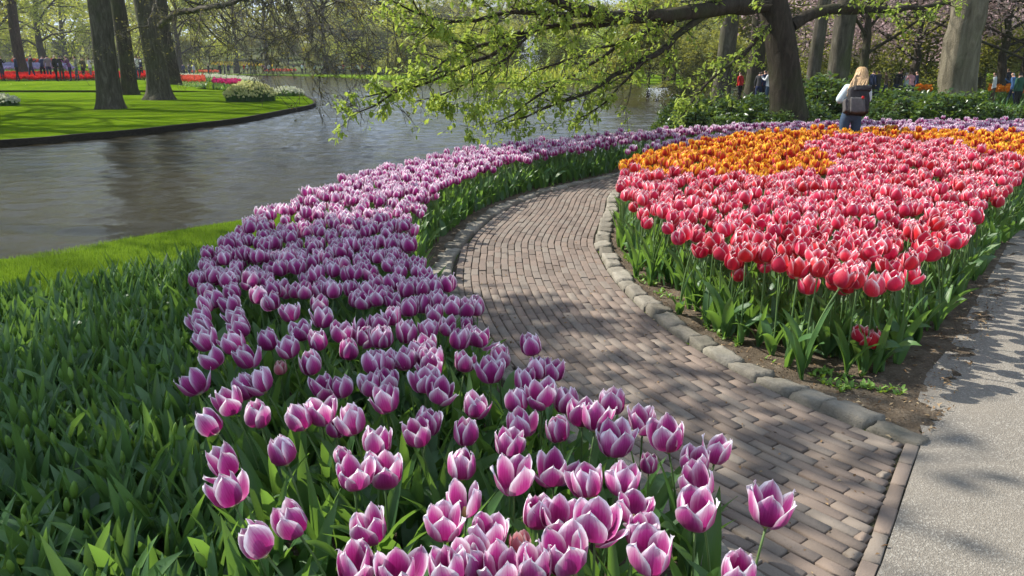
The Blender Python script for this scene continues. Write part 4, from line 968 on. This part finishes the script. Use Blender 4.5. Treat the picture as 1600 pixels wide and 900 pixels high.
kb.inst(tube([(0, 0, 0), (.002, 0, -.05), (0, 0, -.11)], [.004, .007, .003], 4), rots(rs.uniform(0, 6, n), rs.normal(0, .12, n), None, rs.uniform(.7, 1.3, n)), ck + rs.normal(0, .02, ck.shape)); o = obj('catkins', kb.mesh('catkins', M['catkin']), root); o['kind'] = 'stuff'

# bare drooping limbs of the tree beside the far lawn, over the water
root = fluted; bx, by = root.location.x, root.location.y
bl = []
for L, r0, r1 in [([(250, 40, 36.6), (275, 20, 34), (320, 12, 30), (370, 3, 28), (420, -12, 26), (480, -14, 24), (540, 5, 23)], .14, .03), ([(400, -14, 27), (430, 30, 26), (450, 75, 25), (490, 100, 24)], .04, .01), ([(470, -14, 25), (510, 35, 24), (540, 90, 23), (560, 140, 22.5)], .035, .006),
                  ([(330, 8, 30), (360, 40, 29), (400, 62, 28), (440, 60, 27)], .04, .01), ([(250, -60, 36.6), (275, -60, 34), (400, -50, 29), (520, -30, 25), (600, 5, 23), (640, 40, 22)], .1, .02), ([(520, -30, 25), (560, 10, 24), (585, 60, 23.5)], .03, .008), ([(560, -20, 24), (520, 10, 23.5), (470, 25, 23)], .03, .008),
                  ([(245, 0, 36.6), (230, 40, 33), (180, 55, 31), (120, 50, 30)], .05, .01)]:
    ml = px_limb(L, r0, r1); bl.append(ml); obj('branch', limbs_buf([ml]).mesh('branch', M['bark']), root); pts, rad, _ = ml
    for i in range(2, len(pts)):
        d = pts[i] - pts[i - 1]; d /= np.linalg.norm(d) + 1e-9
        a = rs.normal(0, 1, 3); a -= d * a.dot(d); a /= np.linalg.norm(a); a[2] -= .4
        grow(pts[i], d * .7 + a * .8, rs.uniform(.8, 2.0), min(rad[i] * .5, .02), 2, rs, .5, .62, 4, -.06, (2, 3), bl, .14)
o = obj('twigs', limbs_buf([l for l in bl if l[2] < 3], minr=.008).mesh('twigs', M['bark']), root); o['kind'] = 'stuff'
lp = limb_points([l for l in bl if l[2] < 2], 1, 1); lp = lp[rs.uniform(0, 1, len(lp)) < .35]; cb = Buf(); leaves_at(cb, lp, .09, 2, .06, rs); o = obj('foliage', cb.mesh('foliage', M['twigleaf']), root); o['kind'] = 'stuff'

# the trees that shade the near beds, standing on the bank beside the view
SH = [(-9.2, 6.3, 11, 31, 'on the near bank beside the budding bed'), (-9.0, 6.0 - 4.2, 12, 32, 'behind its neighbour on the near bank')]
for x, y, H, sd, wh in SH[:1]:
    big_tree('beech_tree', 'tree in young leaf standing ' + wh, (x, y, 0), .35, H, sd, low=.5, n_per=3, size=.19, spread=2.7, dep=2)

# ------------------------------------------------------------------ shrubs
def shrub_kind(seed, n, rx, rz, mat, size):
    rs = np.random.default_rng(seed); P = []
    while len(P) < n:
        p = rs.uniform(-1, 1, 3); p[2] = abs(p[2]); l = np.linalg.norm(p); f = .78 + .25 * noise.noise(Vector(p * 2.3 + seed))
        if f * .55 < l < f: P.append(p * (rx, rx, rz))
    b = Buf(); leaves_at(b, P, size, 4, .05, rs); st = Buf()
    for i in range(7):
        a = rs.uniform(0, 6.28); st.add(*tube([(0, 0, -.05), (.3 * rx * math.cos(a), .3 * rx * math.sin(a), .35 * rz), (.6 * rx * math.cos(a), .6 * rx * math.sin(a), .75 * rz)], [.03, .02, .01], 4, False))
    return b.mesh('foliage', mat), st.mesh('stem', M['barkdark'])
SHR = [shrub_kind(41, 1500, 1.1, 1.35, M['shrubleaf'], .115), shrub_kind(42, 1500, 1.2, 1.1, M['shrubleaf'], .12), shrub_kind(43, 1500, 1.0, 1.2, M['shrubleaf'], .10), shrub_kind(44, 900, 1.2, 1.1, M['farleaf'], .13)]
SHP = [(1068, 18.5, .75), (1092, 17.8, .8), (1125, 18.6, 1.0), (1160, 17.6, .95), (1196, 19.0, 1.05), (1250, 18.2, .95), (1285, 19.4, 1.2), (1262, 16.8, .62), (1370, 18.3, .85), (1405, 19.2, .95), (1445, 18.4, .95), (1478, 19.5, 1.05), (1512, 18.3, .9), (1550, 18.6, .72), (1592, 19.2, .7), (1330, 19.5, .9), (1215, 16.6, .6), (1140, 16.4, .55)]
for i, (px, D, s) in enumerate(sorted(SHP)):
    x = atD(px, 150, D)[0]; r_ = thing('shrub', f'glossy dark green shrub behind the purple band, {ordinal(i + 1)} from the left', 'shrub', (x, D, 0), random.uniform(0, 6), 'shrubs behind the purple tulip band', s)
    f, st = SHR[i % 3]; obj('foliage', f, r_); obj('stem', st, r_)
# strap leaves behind the band at right
g1 = [at(x, y, .3) for x, y in ((1340, 186), (1640, 186), (1640, 172), (1340, 172))]
leaf_mass('daffodil_foliage', scatter(g1, .16, .3), M['daffleaf'], [leaf_geo(.5, .035, .4, .3, .3, 3, 6), leaf_geo(.45, .03, .9, .3, -.3, 3, 6)], 1.0, 1.5, lab='upright green strap leaves behind the purple band by the shrubs')
g2 = [at(x, y, .2) for x, y in ((1060, 198), (1320, 193), (1320, 186), (1060, 190))]
leaf_mass('low_foliage', scatter(g2, .13, .3), M['daffleaf'], [leaf_geo(.4, .05, .7, .3, .3, 3, 6), leaf_geo(.35, .06, 1.2, .3, -.3, 3, 6)], .8, 1.3, lab='low green leaves at the foot of the shrubs')

# ------------------------------------------------------------------ flower beds on the far lawn
M['redfl'] = m_leaf('red_tulip_petal', (.45, .005, .005), (.62, .01, .01), (.78, .03, .02), .3, .5, .3, 1, tcol=(.7, .02, .01), stripe=False)
M['coral'] = m_leaf('coral_petal', (.6, .08, .05), (.72, .12, .07), (.8, .2, .12), .3, .5, .3, 1, tcol=(.7, .12, .06), stripe=False)
M['magenta'] = m_leaf('magenta_petal', (.5, .02, .15), (.62, .03, .2), (.7, .06, .2), .3, .5, .3, 1, tcol=(.6, .03, .2), stripe=False)
M['white'] = m_leaf('white_petal', (.6, .62, .45), (.72, .72, .58), (.82, .82, .72), .25, .5, .3, 1, tcol=(.7, .7, .5), stripe=False)
M['cream'] = m_leaf('cream_petal', (.6, .6, .25), (.72, .70, .35), (.82, .80, .5), .25, .5, .3, 1, tcol=(.7, .7, .3), stripe=False)
M['yellow'] = m_leaf('yellow_petal', (.7, .5, .02), (.8, .6, .03), (.85, .68, .08), .25, .5, .3, 1, tcol=(.8, .6, .05), stripe=False)
M['orangefl'] = m_leaf('orange_petal_far', (.7, .16, .01), (.8, .25, .01), (.85, .4, .02), .3, .5, .3, 1, tcol=(.8, .3, .02), stripe=False)
M['bluefl'] = m_leaf('blue_petal', (.16, .16, .34), (.22, .22, .42), (.3, .3, .5), .25, .5, .3, 1, tcol=(.2, .2, .4), stripe=False)
def bed(name, label, poly, mat, hz=.45, spacing=.2, bs=1.6, z0=0.0, leaf='tleaf', lsize=.5):
    b = Buf(); P = np.array(scatter([(p[0], p[1]) for p in poly], spacing, hz, .04)); n = len(P)
    if callable(z0): base = np.array([z0(p[0], p[1]) for p in P])
    else: base = np.full(n, z0)
    t = P.copy(); t[:, 2] += base; b.inst(bloom_geo(.25, 2, 3, seed=1), rots(rng.uniform(0, 6, n), rng.normal(0, .15, n), None, bs * rng.uniform(.8, 1.2, n)), t, 0)
    t = P.copy(); t[:, 2] = base
    for v in range(3): b.inst(leaf_geo(lsize, .09, .4 + .4 * v, .4, 0, 3, 4), rots(rng.uniform(0, 6, n), None, None, rng.uniform(.7, 1.1, n) * hz / .45), t, 1)
    return tag(obj(name, b.mesh(name, [M[mat], M[leaf]])), label, kind='stuff')
def A(*q, z=.45): return [at(x, y, z) for x, y in q]
bed('red_tulip_bed', 'long bed of red tulips on the far lawn beside the big trunks', A((-60, 127), (60, 127), (150, 126), (238, 124), (238, 116), (150, 117), (0, 117), (-60, 118)), 'redfl', .6, .17, 2.3)
bed('white_flower_bed', 'strip of white flowers behind the red tulips on the far lawn', A((-20, 117), (150, 117), (150, 114), (-20, 114)), 'white', .45, .4, 1.8)
bed('green_foliage_bed', 'green leafy edging in front of the red tulip bed', [at(x, y, .1) for x, y in ((-60, 140), (60, 139), (145, 138), (145, 132), (-60, 133))], 'cream', .3, .28, .5, lsize=.55)
bed('coral_tulip_bed', 'short block of coral tulips to the right of the fluted trunk', A((277, 127), (320, 128), (320, 121), (277, 120)), 'coral', .48, .22, 1.7)
bed('white_flower_bed', 'curved ribbon of white flowers reaching to the lawn tip', A((262, 119), (320, 120), (360, 123), (405, 128), (402, 123), (340, 118), (262, 116)), 'white', .42, .3, 1.6)
bed('magenta_tulip_bed', 'strip of magenta tulips ending in red beside the daffodil clump', A((332, 130), (376, 133), (376, 128), (334, 126)), 'magenta', .48, .22, 1.7)
bed('green_foliage_bed', 'green leafy edging in front of the coral tulips', [at(x, y, .1) for x, y in ((278, 139), (322, 139), (320, 133), (278, 133))], 'cream', .35, .25, .4)
bed('yellow_flower_bed', 'yellow flower stripe on the slope beyond the far lawn', [((x - 800) / F * D, D) for x, D in ((348, 152), (440, 146), (440, 152), (350, 160))], 'yellow', .45, .5, 2.6, z0=hill_h)
bed('orange_flower_bed', 'thin orange flower stripe beyond the water', [((x - 800) / F * D, D) for x, D in ((318, 126.5), (360, 126.5), (360, 130), (318, 130))], 'coral', .4, .5, 4, z0=hill_h)
bed('pink_flower_bed', 'thin pink flower stripe on the far shore lawn', [((x - 800) / F * D, D) for x, D in ((425, 134), (475, 134), (475, 138), (425, 138))], 'coral', .4, .55, 3.6, z0=hill_h)
bed('blue_flower_bed', 'pale blue flower stripes behind the visitors', [((x - 800) / F * D, D) for x, D in ((0, 82), (140, 82), (130, 110), (0, 110))], 'bluefl', .3, .6, 3.5, z0=mound)
bed('red_flower_stripe', 'red and white flower stripe behind the visitors', [((x - 800) / F * D, D) for x, D in ((50, 114), (110, 106), (112, 110), (50, 120))], 'redfl', .5, .5, 5, z0=mound)
bed('orange_flower_bed', 'bright orange and yellow bed behind the gnarled trunk', [((x - 800) / F * D, D) for x, D in ((1525, 33), (1595, 33), (1595, 37), (1525, 37))], 'orangefl', .5, .25, 2.0)
bed('orange_flower_bed', 'small orange bed between the woman and the gnarled trunk', [((x - 800) / F * D, D) for x, D in ((1412, 35), (1436, 35), (1436, 38), (1412, 38))], 'orangefl', .5, .25, 2.0)
def clump(name, label, c, rx, ry, hz, matf, n, n_leaf=5):
    rs = np.random.default_rng(int(c[0] * 10) % 99 + 5); r_ = thing(name, label, 'plant', (c[0], c[1], 0)); b = Buf(); P = []
    while len(P) < n:
        x, y = rs.uniform(-1, 1, 2)
        if x * x + y * y < 1: P.append((x * rx, y * ry, hz * math.sqrt(1 - .9 * (x * x + y * y)) * rs.uniform(.55, 1.05)))
    P = np.array(P); base = P * (.93, .93, 0)
    f = Buf(); f.inst(bloom_geo(.8, 2, 3, seed=1), rots(rs.uniform(0, 6, n), rs.normal(0, .7, n), None, rs.uniform(.7, 1.1, n)), P)
    for v in range(n_leaf):
        g = leaf_geo(.5, .03, .5, .3, 0, 3, 4); b.inst(g, rots(rs.uniform(0, 6, n), rs.normal(0, .15, n), None, (P[:, 2] / .5) * rs.uniform(.8, 1.1, n)), base + rs.normal(0, .03, base.shape) * (1, 1, 0))
    o = obj('flowers', f.mesh('flowers', M[matf]), r_); o['kind'] = 'stuff'; o = obj('leaves', b.mesh('leaves', M['daffleaf']), r_); o['kind'] = 'stuff'
cp = at(392, 158); clump('daffodil_clump', 'large round clump of cream daffodils on the lawn near the water', cp, 1.15, 1.0, .82, 'cream', 900)
cp = at(448, 150); clump('daffodil_clump', 'low green clump near the tip of the far lawn', cp, .9, .7, .45, 'white', 260)
cp = at(8, 165); clump('daffodil_clump', 'small clump with white flowers at the left edge of the far lawn', cp, .55, .5, .4, 'white', 200)
for px, D, s in ((444, 45, .45), (456, 46, .35)):
    r_ = thing('shrub', 'small yellow green shrub at the tip of the far lawn' if px == 444 else 'dark little shrub at the water edge of the far lawn', 'shrub', (atD(px, 140, D)[0], D, 0), 0, None, s); f, st = SHR[0 if px == 456 else 3]; obj('foliage', f, r_); obj('stem', st, r_)
# reeds and brush on the far shore
P = [(rng.uniform(-6, 12), rng.uniform(78, 82), 0) for _ in range(700)]
leaf_mass('reed_bank', P, M['farleaf'], [leaf_geo(1.7, .12, .3, .3, 0, 3, 5), leaf_geo(1.4, .12, .6, .3, 0, 3, 5)], .6, 1.1, lab='pale green reeds along the far shore')

# ------------------------------------------------------------------ fountains
M['spray'] = m_plain('water_spray', (.8, .84, .88), .3, .5, .03)
def fountain(label, x, y, H, rw, n, s):
    rs = np.random.default_rng(int(x * 3) + 50); r_ = thing('fountain', label, 'fountain', (x, y, WZ)); b = Buf(); t = rs.uniform(0, 1, n); a = rs.uniform(0, 6.28, n); q = rs.uniform(.2, 1, n)
    P = np.c_[rw * q * t * np.cos(a), rw * q * t * np.sin(a), H * q ** .3 * (4 * t * (1 - t) * .75 + .25 * (1 - t)) * 1.0]
    oc = tube([(0, 0, -1), (0, 0, 0), (0, 0, 1)], [.01, .8, .01], 4, False)
    b.inst(oc, rots(a, rs.normal(0, .3, n), None, s * rs.uniform(.4, 1.2, n)), P); o = obj('spray', b.mesh('spray', M['spray']), r_); o['kind'] = 'stuff'
    obj('nozzle', single('nozzle', tube([(0, 0, -.1), (0, 0, .12)], [.12, .08], 8), M['timber']), r_)
fountain('tall thin fountain jet spraying up in front of the far trees', atD(828, 100, 66)[0], 66, 4.6, 1.2, 1600, .04)
fountain('low white fountain dome near the hanging branches', atD(1026, 160, 40)[0], 40, .7, 1.0, 800, .02)

# ------------------------------------------------------------------ people
MC = {n_: m_plain('cloth_' + n_, c, .85, .2, .12, 30) for n_, c in dict(black=(.015, .015, .018), navy=(.02, .03, .08), red=(.45, .02, .02), white=(.65, .66, .68), grey=(.18, .19, .2), green=(.03, .09, .06), denim=(.045, .075, .125), blue=(.06, .13, .3), beige=(.38, .3, .2), purple=(.16, .04, .16), paleblue=(.55, .66, .72), pink=(.6, .3, .35), brown=(.09, .06, .045), darkgrey=(.05, .05, .055)).items()}
M['skin'] = m_plain('skin', (.52, .30, .22), .6, .35, .06); M['blonde'] = None
k = NT('blonde_hair'); P_ = k.objcoord(); f = k.noise(60, 4, .6, vec=k.scalev(P_, (1, 1, .06))); k.bump(f, .8, .01); M['blonde'] = k.done(k.ramp(f, [(.3, (.22, .12, .05)), (.5, (.45, .28, .13)), (.7, (.66, .47, .26))]), .5, .5)
MH = [m_plain('hair_dark', (.02, .014, .01), .6, .4), m_plain('hair_brown', (.09, .05, .025), .6, .4), m_plain('hair_grey', (.4, .39, .38), .6, .4), M['blonde']]
def skin_body(J, E, Rr, sub=2):
    """one continuous surface grown round a skeleton; J joints, E edges, Rr radii (x, y)"""
    me = bpy.data.meshes.new('skeleton'); me.from_pydata([tuple(p) for p in J], E, []); me.update()
    o = bpy.data.objects.new('skeleton', me); COL.objects.link(o)
    md = o.modifiers.new('s', 'SKIN'); md.use_smooth_shade = True
    for v, r_ in zip(me.skin_vertices[0].data, Rr): v.radius = r_ if isinstance(r_, tuple) else (r_, r_)
    me.skin_vertices[0].data[0].use_root = True
    sb = o.modifiers.new('b', 'SUBSURF'); sb.levels = sub; sb.render_levels = sub
    dg = bpy.context.evaluated_depsgraph_get(); dg.update(); res = bpy.data.meshes.new_from_object(o.evaluated_get(dg)); bpy.data.objects.remove(o); bpy.data.meshes.remove(me)
    for p in res.polygons: p.use_smooth = True
    return res
def figure(pose):
    """joints of a standing adult, 1.68 m; pose = (lean forward, step, arm mode)"""
    lean, step, arm = pose; hy = .0
    def up(x, y, z):   # upper body point rotated about the hips
        dz = z - .92; return (x, y + math.sin(lean) * dz, .92 + math.cos(lean) * dz)
    J = [(0, 0, .92), up(0, 0, 1.08), up(0, -.01, 1.24), up(0, 0, 1.38), up(0, .0, 1.46), up(0, .02, 1.53), up(0, .03, 1.62),
         (.09, 0, .86), (.10, step * .5 + .02, .48), (.10, step, .08), (.11, step + .12, .03), (-.09, 0, .86), (-.10, -step * .5 + .02, .48), (-.10, -step, .08), (-.11, -step + .12, .03),
         up(.16, 0, 1.37), up(-.16, 0, 1.37)]
    E = [(0, 1), (1, 2), (2, 3), (3, 4), (4, 5), (5, 6), (0, 7), (7, 8), (8, 9), (9, 10), (0, 11), (11, 12), (12, 13), (13, 14), (3, 15), (3, 16)]
    Rr = [(.15, .11), (.13, .095), (.15, .10), (.13, .09), (.055, .055), (.075, .085), (.078, .09), (.095, .09), (.06, .062), (.042, .045), (.04, .03), (.095, .09), (.06, .062), (.042, .045), (.04, .03), (.062, .06), (.062, .06)]
    for sx, i0 in ((1, 15), (-1, 16)):
        if arm == 'down' or (arm == 'one' and sx < 0): A_ = [up(.22 * sx, -.01, 1.12), up(.22 * sx, .05, .90), up(.22 * sx, .07, .82)]
        else: A_ = [up(.23 * sx, .08, 1.16), up(.12 * sx, .27, 1.28), up(.06 * sx, .32, 1.34)]
        n = len(J); J += A_; E += [(i0, n), (n, n + 1), (n + 1, n + 2)]; Rr += [(.045, .045), (.034, .034), (.03, .04)]
    return J, E, Rr
def paint(me, mats, lean):
    for m in mats: me.materials.append(m)      # trousers, top, skin, hair, shoes
    for p in me.polygons:
        x, y, z = p.center; d = z - .92; zz = .92 + math.cos(lean) * d + math.sin(lean) * y; yy = math.cos(lean) * y - math.sin(lean) * d
        i = 0 if zz < .90 and abs(x) < .19 else 1
        if z < .1: i = 4
        if zz > 1.43: i = 2
        if zz > 1.50 and (yy < .03 or zz > 1.64): i = 3
        if abs(x) > .17 and zz < .88 and z > .7: i = 2
        p.material_index = i
POSES = [(.06, .10, 'down'), (.0, .02, 'both'), (.12, .18, 'one'), (.3, .05, 'both')]
PM = []
for ps in POSES:
    me = skin_body(*figure(ps), sub=1); paint(me, [MC['navy'], MC['red'], M['skin'], MH[0], MC['black']], ps[0]); PM.append(me)
CLO = list(MC)
def person(px, D, pose, top, legs, hair, rz, label, s=1.0, z=0.0, sit=0):
    x = atD(px, 120, D)[0]; o = obj('person', PM[pose], None, (x, D, z), (0, 0, rz), s)
    for i, m in enumerate((MC[legs], MC[top], M['skin'], MH[hair], MC['black'])): o.material_slots[i].link = 'OBJECT'; o.material_slots[i].material = m
    return tag(o, label, 'person', 'visitors in the distance')
PE = [(4, 57, 1, 'black', 'navy', 0, 'person in black raising a camera at the left picture edge'), (-8, 55, 0, 'red', 'black', 2, 'person in red at the left picture edge'), (28, 56, 0, 'navy', 'black', 0, 'person in navy before the dark trunk'), (50, 58, 2, 'darkgrey', 'navy', 0, 'person in dark grey just past the dark trunk'),
      (68, 60, 3, 'navy', 'black', 1, 'person in navy bending over behind the red bed'), (78, 60, 0, 'grey', 'navy', 0, 'person in grey behind the red bed'), (88, 56, 0, 'black', 'black', 2, 'grey haired person in a long black coat'), (97, 57, 1, 'black', 'darkgrey', 0, 'person in black beside the grey haired one'),
      (111, 57, 3, 'purple', 'navy', 1, 'person in purple behind the red bed'), (121, 58, 0, 'grey', 'denim', 0, 'person in grey near the foremost trunk'), (131, 60, 2, 'darkgrey', 'black', 1, 'person in dark grey near the foremost trunk'), (143, 60, 0, 'white', 'grey', 0, 'person in white half behind the foremost trunk'),
      (216, 62, 1, 'white', 'denim', 1, 'person in white between the two great trunks'), (222, 64, 0, 'navy', 'black', 0, 'person in navy between the two great trunks'), (288, 100, 0, 'navy', 'black', 0, 'distant person in navy beyond the coral bed'), (296, 100, 1, 'grey', 'navy', 1, 'distant person in grey beyond the coral bed'), (304, 102, 0, 'white', 'grey', 2, 'distant person in white beyond the coral bed'),
      (327, 106, 0, 'black', 'black', 0, 'dark distant figure standing alone beyond the lawn'), (345, 106, 2, 'black', 'navy', 0, 'dark figure walking beyond the white ribbon'), (352, 106, 0, 'darkgrey', 'black', 0, 'dark grey figure beyond the white ribbon'), (358, 106, 1, 'navy', 'black', 1, 'navy figure beyond the white ribbon')]
for px, D, po, top, legs, hair, lab in PE: person(px, D, po, top, legs, hair, random.uniform(-2, 2) + (math.pi if random.random() < .3 else 0), lab, random.uniform(.98, 1.12) if D < 70 else 1, mound(atD(px, 120, D)[0], D))
far_tops = ['white', 'red', 'navy', 'blue', 'black', 'orange', 'grey', 'beige', 'purple', 'paleblue']
far_px = [382, 388, 393, 398, 412, 415, 421, 460, 473, 478, 492, 503, 522, 526, 531, 537, 552, 556, 561, 566, 571, 577, 590, 598, 610, 614, 621, 626, 630]
for i, px in enumerate(far_px):
    top = random.choice([t for t in far_tops if t in MC]); po = random.randrange(3)
    seat = 'between the far trees' if px < 500 else 'on the shore lawn across the lake'
    person(px, 129 + random.uniform(0, 5), po, top, random.choice(['navy', 'black', 'denim', 'grey']), random.randrange(4), random.uniform(-3, 3), f'tiny distant visitor in {top}, {ordinal(i + 1)} from the left {seat}')
PR = [(1158, 36, 0, 'red', 'black', 1, 'person in red above the shrubs to the left of the leaning tree'), (1187, 34, 2, 'darkgrey', 'navy', 0, 'person in dark grey beside the leaning tree'), (1192, 35, 0, 'red', 'black', 0, 'second person in red, close to the leaning tree'), (1201, 33, 1, 'white', 'denim', 1, 'person in white close to the leaning tree'), (1197, 34, 0, 'navy', 'black', 0, 'person in navy next to the one in white'),
      (1364, 36, 0, 'navy', 'black', 0, 'person in navy just past the woman'), (1373, 36, 1, 'darkgrey', 'navy', 1, 'person in dark grey past the woman'), (1386, 40, 2, 'brown', 'navy', 1, 'person in brown before the cherry trees'), (1402, 36, 3, 'black', 'navy', 1, 'person in black left of the small orange bed'), (1409, 37, 0, 'darkgrey', 'black', 0, 'person in dark grey left of the small orange bed'),
      (1417, 37, 1, 'paleblue', 'denim', 2, 'person in pale blue left of the small orange bed'), (1426, 35, 3, 'pink', 'navy', 1, 'person in pink bending over the small orange bed'), (1434, 38, 0, 'navy', 'black', 0, 'person in navy at the small orange bed'), (1523, 32, 3, 'grey', 'grey', 2, 'grey haired person just right of the gnarled trunk'),
      (1556, 32, 0, 'white', 'brown', 1, 'person in white with red headwear by the orange bed'), (1562, 39, 0, 'blue', 'navy', 0, 'person in blue behind the orange bed'), (1569, 39, 1, 'navy', 'navy', 0, 'person in navy behind the orange bed'), (1576, 40, 0, 'darkgrey', 'navy', 1, 'person in dark grey behind the orange bed'), (1586, 31, 2, 'blue', 'navy', 2, 'person in blue by the right picture edge'), (1596, 27, 0, 'green', 'black', 0, 'person in a dark green coat at the right picture edge')]
for px, D, po, top, legs, hair, lab in PR: person(px, D, po, top, legs, hair, random.uniform(-1.6, 1.6), lab, random.uniform(.76, .86))
# red headwear of the one by the orange bed
# ---- the woman with the backpack, seen from behind, bending over her camera
wx = atD(1330, 180, 13.0)[0]; s_ = 1.0
lean = .36
wo = thing('person', 'woman in a pale blue jacket and jeans with long blonde hair, seen from behind', 'person', (wx, 13.0, 0), -.15, None, .93)
def up(x, y, z): dz = z - .90; return (x + .22 * max(0, dz), y + math.sin(lean) * dz, .90 + math.cos(lean) * dz)
J = [(0, 0, .90), up(0, 0, 1.05), up(0, -.01, 1.2), up(0, 0, 1.36), up(0, .01, 1.43), up(.01, .05, 1.50), up(.02, .09, 1.60),
     (.095, 0, .84), (.10, .03, .47), (.105, 0, .08), (.115, .12, .03), (-.095, 0, .84), (-.10, -.02, .47), (-.115, -.05, .08), (-.125, .07, .03),
     up(.165, 0, 1.35), up(.24, .06, 1.12), up(.12, .27, 1.18), up(.07, .33, 1.22), up(-.165, 0, 1.35), up(-.25, .03, 1.12), up(-.14, .25, 1.14), up(-.08, .32, 1.2)]
E_ = [(0, 1), (1, 2), (2, 3), (3, 4), (4, 5), (5, 6), (0, 7), (7, 8), (8, 9), (9, 10), (0, 11), (11, 12), (12, 13), (13, 14), (3, 15), (15, 16), (16, 17), (17, 18), (3, 19), (19, 20), (20, 21), (21, 22)]
Rr = [(.155, .12), (.12, .09), (.14, .095), (.12, .085), (.048, .05), (.07, .085), (.075, .09), (.10, .105), (.062, .065), (.04, .045), (.04, .03), (.10, .105), (.062, .065), (.04, .045), (.04, .03), (.055, .055), (.042, .042), (.032, .032), (.026, .036), (.055, .055), (.042, .042), (.032, .032), (.026, .036)]
me = skin_body(J, E_, Rr, 2)
for m in (MC['denim'], M['skin'], MC['black']): me.materials.append(m)
for p in me.polygons: p.material_index = 2 if p.center.z < .1 else 0 if p.center.z < .93 else 1
obj('body', me, wo)
# jacket: its own skin shell round torso and arms
jj = [0, 1, 2, 3, 15, 16, 17, 19, 20, 21]; JJ = [up(0, 0, .86)] + [J[i] for i in jj[1:]]; JE = [(0, 1), (1, 2), (2, 3), (3, 4), (4, 5), (5, 6), (3, 7), (7, 8), (8, 9)]
me = skin_body(JJ, JE, [(.185, .15), (.16, .125), (.165, .13), (.145, .11), (.078, .078), (.068, .066), (.048, .048), (.085, .085), (.075, .072), (.05, .05)], 2); me.materials.append(MC['paleblue']); obj('jacket', me, wo)
# hair: long mass falling down the back
hb = Buf(); rs = np.random.default_rng(9)
for i in range(120):
    a = rs.uniform(0, 6.28); e = rs.uniform(.2, 1); h0 = np.array(up(.02, .08, 1.60)); v = np.array([math.sin(a) * .088 * e, -abs(math.cos(a)) * .09 * e + .015, .10 * math.sqrt(max(0, 1 - e * e)) + .0])
    end = np.array(up(-.02 + math.sin(a) * .10 - rs.uniform(0, .08), -.115 - rs.uniform(0, .03), rs.uniform(1.20, 1.34))); p1 = h0 + v + np.array([0, -.015, .01]); p2 = h0 + np.array([math.sin(a) * .105 - .02, -.10, -.06]); 
    hb.add(*tube([h0 + np.array([0, .03, .085]), p1, p2, .5 * (p2 + end) + rs.normal(0, .008, 3), end], [.012, .022, .024, .02, .006], 5, False))
me = hb.mesh('hair', M['blonde']); obj('hair', me, wo)
# backpack: top-level, on her back
M['packmat'] = m_plain('backpack_fabric', (.022, .02, .022), .7, .3, .3, 25); M['packlight'] = m_plain('backpack_panel', (.085, .08, .08), .7, .3, .2, 25)
pk_ = thing('backpack', 'dark grey backpack with lighter side pocket and straps on the blonde woman', 'backpack', (wx, 13.0, 0), -.15, None, .93)
def pillow(c, rx, ry, rz, rot, seed=1, sharp=3.2):
    V, T, U = stone_geo(seed, 8); V = np.sign(V) * (np.abs(V)) ; V = V * (rx * 2, ry * 2, rz * 2); Rm = np.array(Matrix.Rotation(rot, 3, 'X')); return V @ Rm.T + np.array(c), T, U
obj('body', single('body', pillow(up(.0, -.19, 1.13), .165, .10, .22, -lean, 3), M['packmat']), pk_)
obj('front_pocket', single('front_pocket', pillow(up(-.01, -.30, 1.06), .12, .045, .13, -lean, 5), M['packlight']), pk_)
obj('side_pocket', single('side_pocket', pillow(up(-.165, -.18, 1.04), .035, .07, .11, -lean, 6), M['packlight']), pk_)
obj('top_flap', single('top_flap', pillow(up(.0, -.20, 1.33), .14, .095, .05, -lean, 7), M['packmat']), pk_)
for sx in (-1, 1):
    obj('strap', single('strap', tube([up(.09 * sx, -.12, 1.33), up(.115 * sx, -.04, 1.46), up(.125 * sx, .06, 1.42), up(.14 * sx, .13, 1.25), up(.16 * sx, .05, 1.05), up(.14 * sx, -.10, .98)], [.02] * 6, 6), M['packmat']), pk_)
obj('buckle', single('buckle', pillow(up(.03, -.345, 1.20), .018, .012, .022, -lean, 2), MC['red']), pk_)
cmr = tag(obj('camera_body', single('camera_body', pillow(up(.0, .36, 1.25), .07, .035, .045, -lean, 4), MC['black']), None, (wx, 13.0, 0), (0, 0, -.15), .93), 'small black camera held in front of the blonde woman', 'camera')

# ------------------------------------------------------------------ the faint mist over the far water
hz_ = bpy.data.materials.new('haze'); hz_.use_nodes = True; t_ = hz_.node_tree; t_.nodes.remove(t_.nodes['Principled BSDF']); pv = t_.nodes.new('ShaderNodeVolumePrincipled')
pv.inputs['Color'].default_value = (.9, .95, 1, 1); pv.inputs['Density'].default_value = .0004; pv.inputs['Anisotropy'].default_value = .3; t_.links.new(pv.outputs[0], t_.nodes['Material Output'].inputs['Volume'])
bx_ = bpy.data.meshes.new('haze'); X0, X1, Y0, Y1, Z0, Z1 = -420, 420, -60, 460, -2.0, 42
bx_.from_pydata([(x, y, z) for z in (Z0, Z1) for y in (Y0, Y1) for x in (X0, X1)], [], [(0, 2, 3, 1), (4, 5, 7, 6), (0, 1, 5, 4), (2, 6, 7, 3), (0, 4, 6, 2), (1, 3, 7, 5)]); bx_.materials.append(hz_)
tag(obj('haze', bx_), kind='stuff')

# same-looking trees: say which one, counted from the left
dup_ = {}
for o in COL.objects:
    if o.get('category') == 'tree' and o.get('group'): dup_.setdefault(o['label'], []).append(o)
for lab, os_ in dup_.items():
    if len(os_) > 1:
        for i, o in enumerate(sorted(os_, key=lambda o: o.location.x / o.location.y)): o['label'] = f'{lab}, {ordinal(i + 1)} from left'
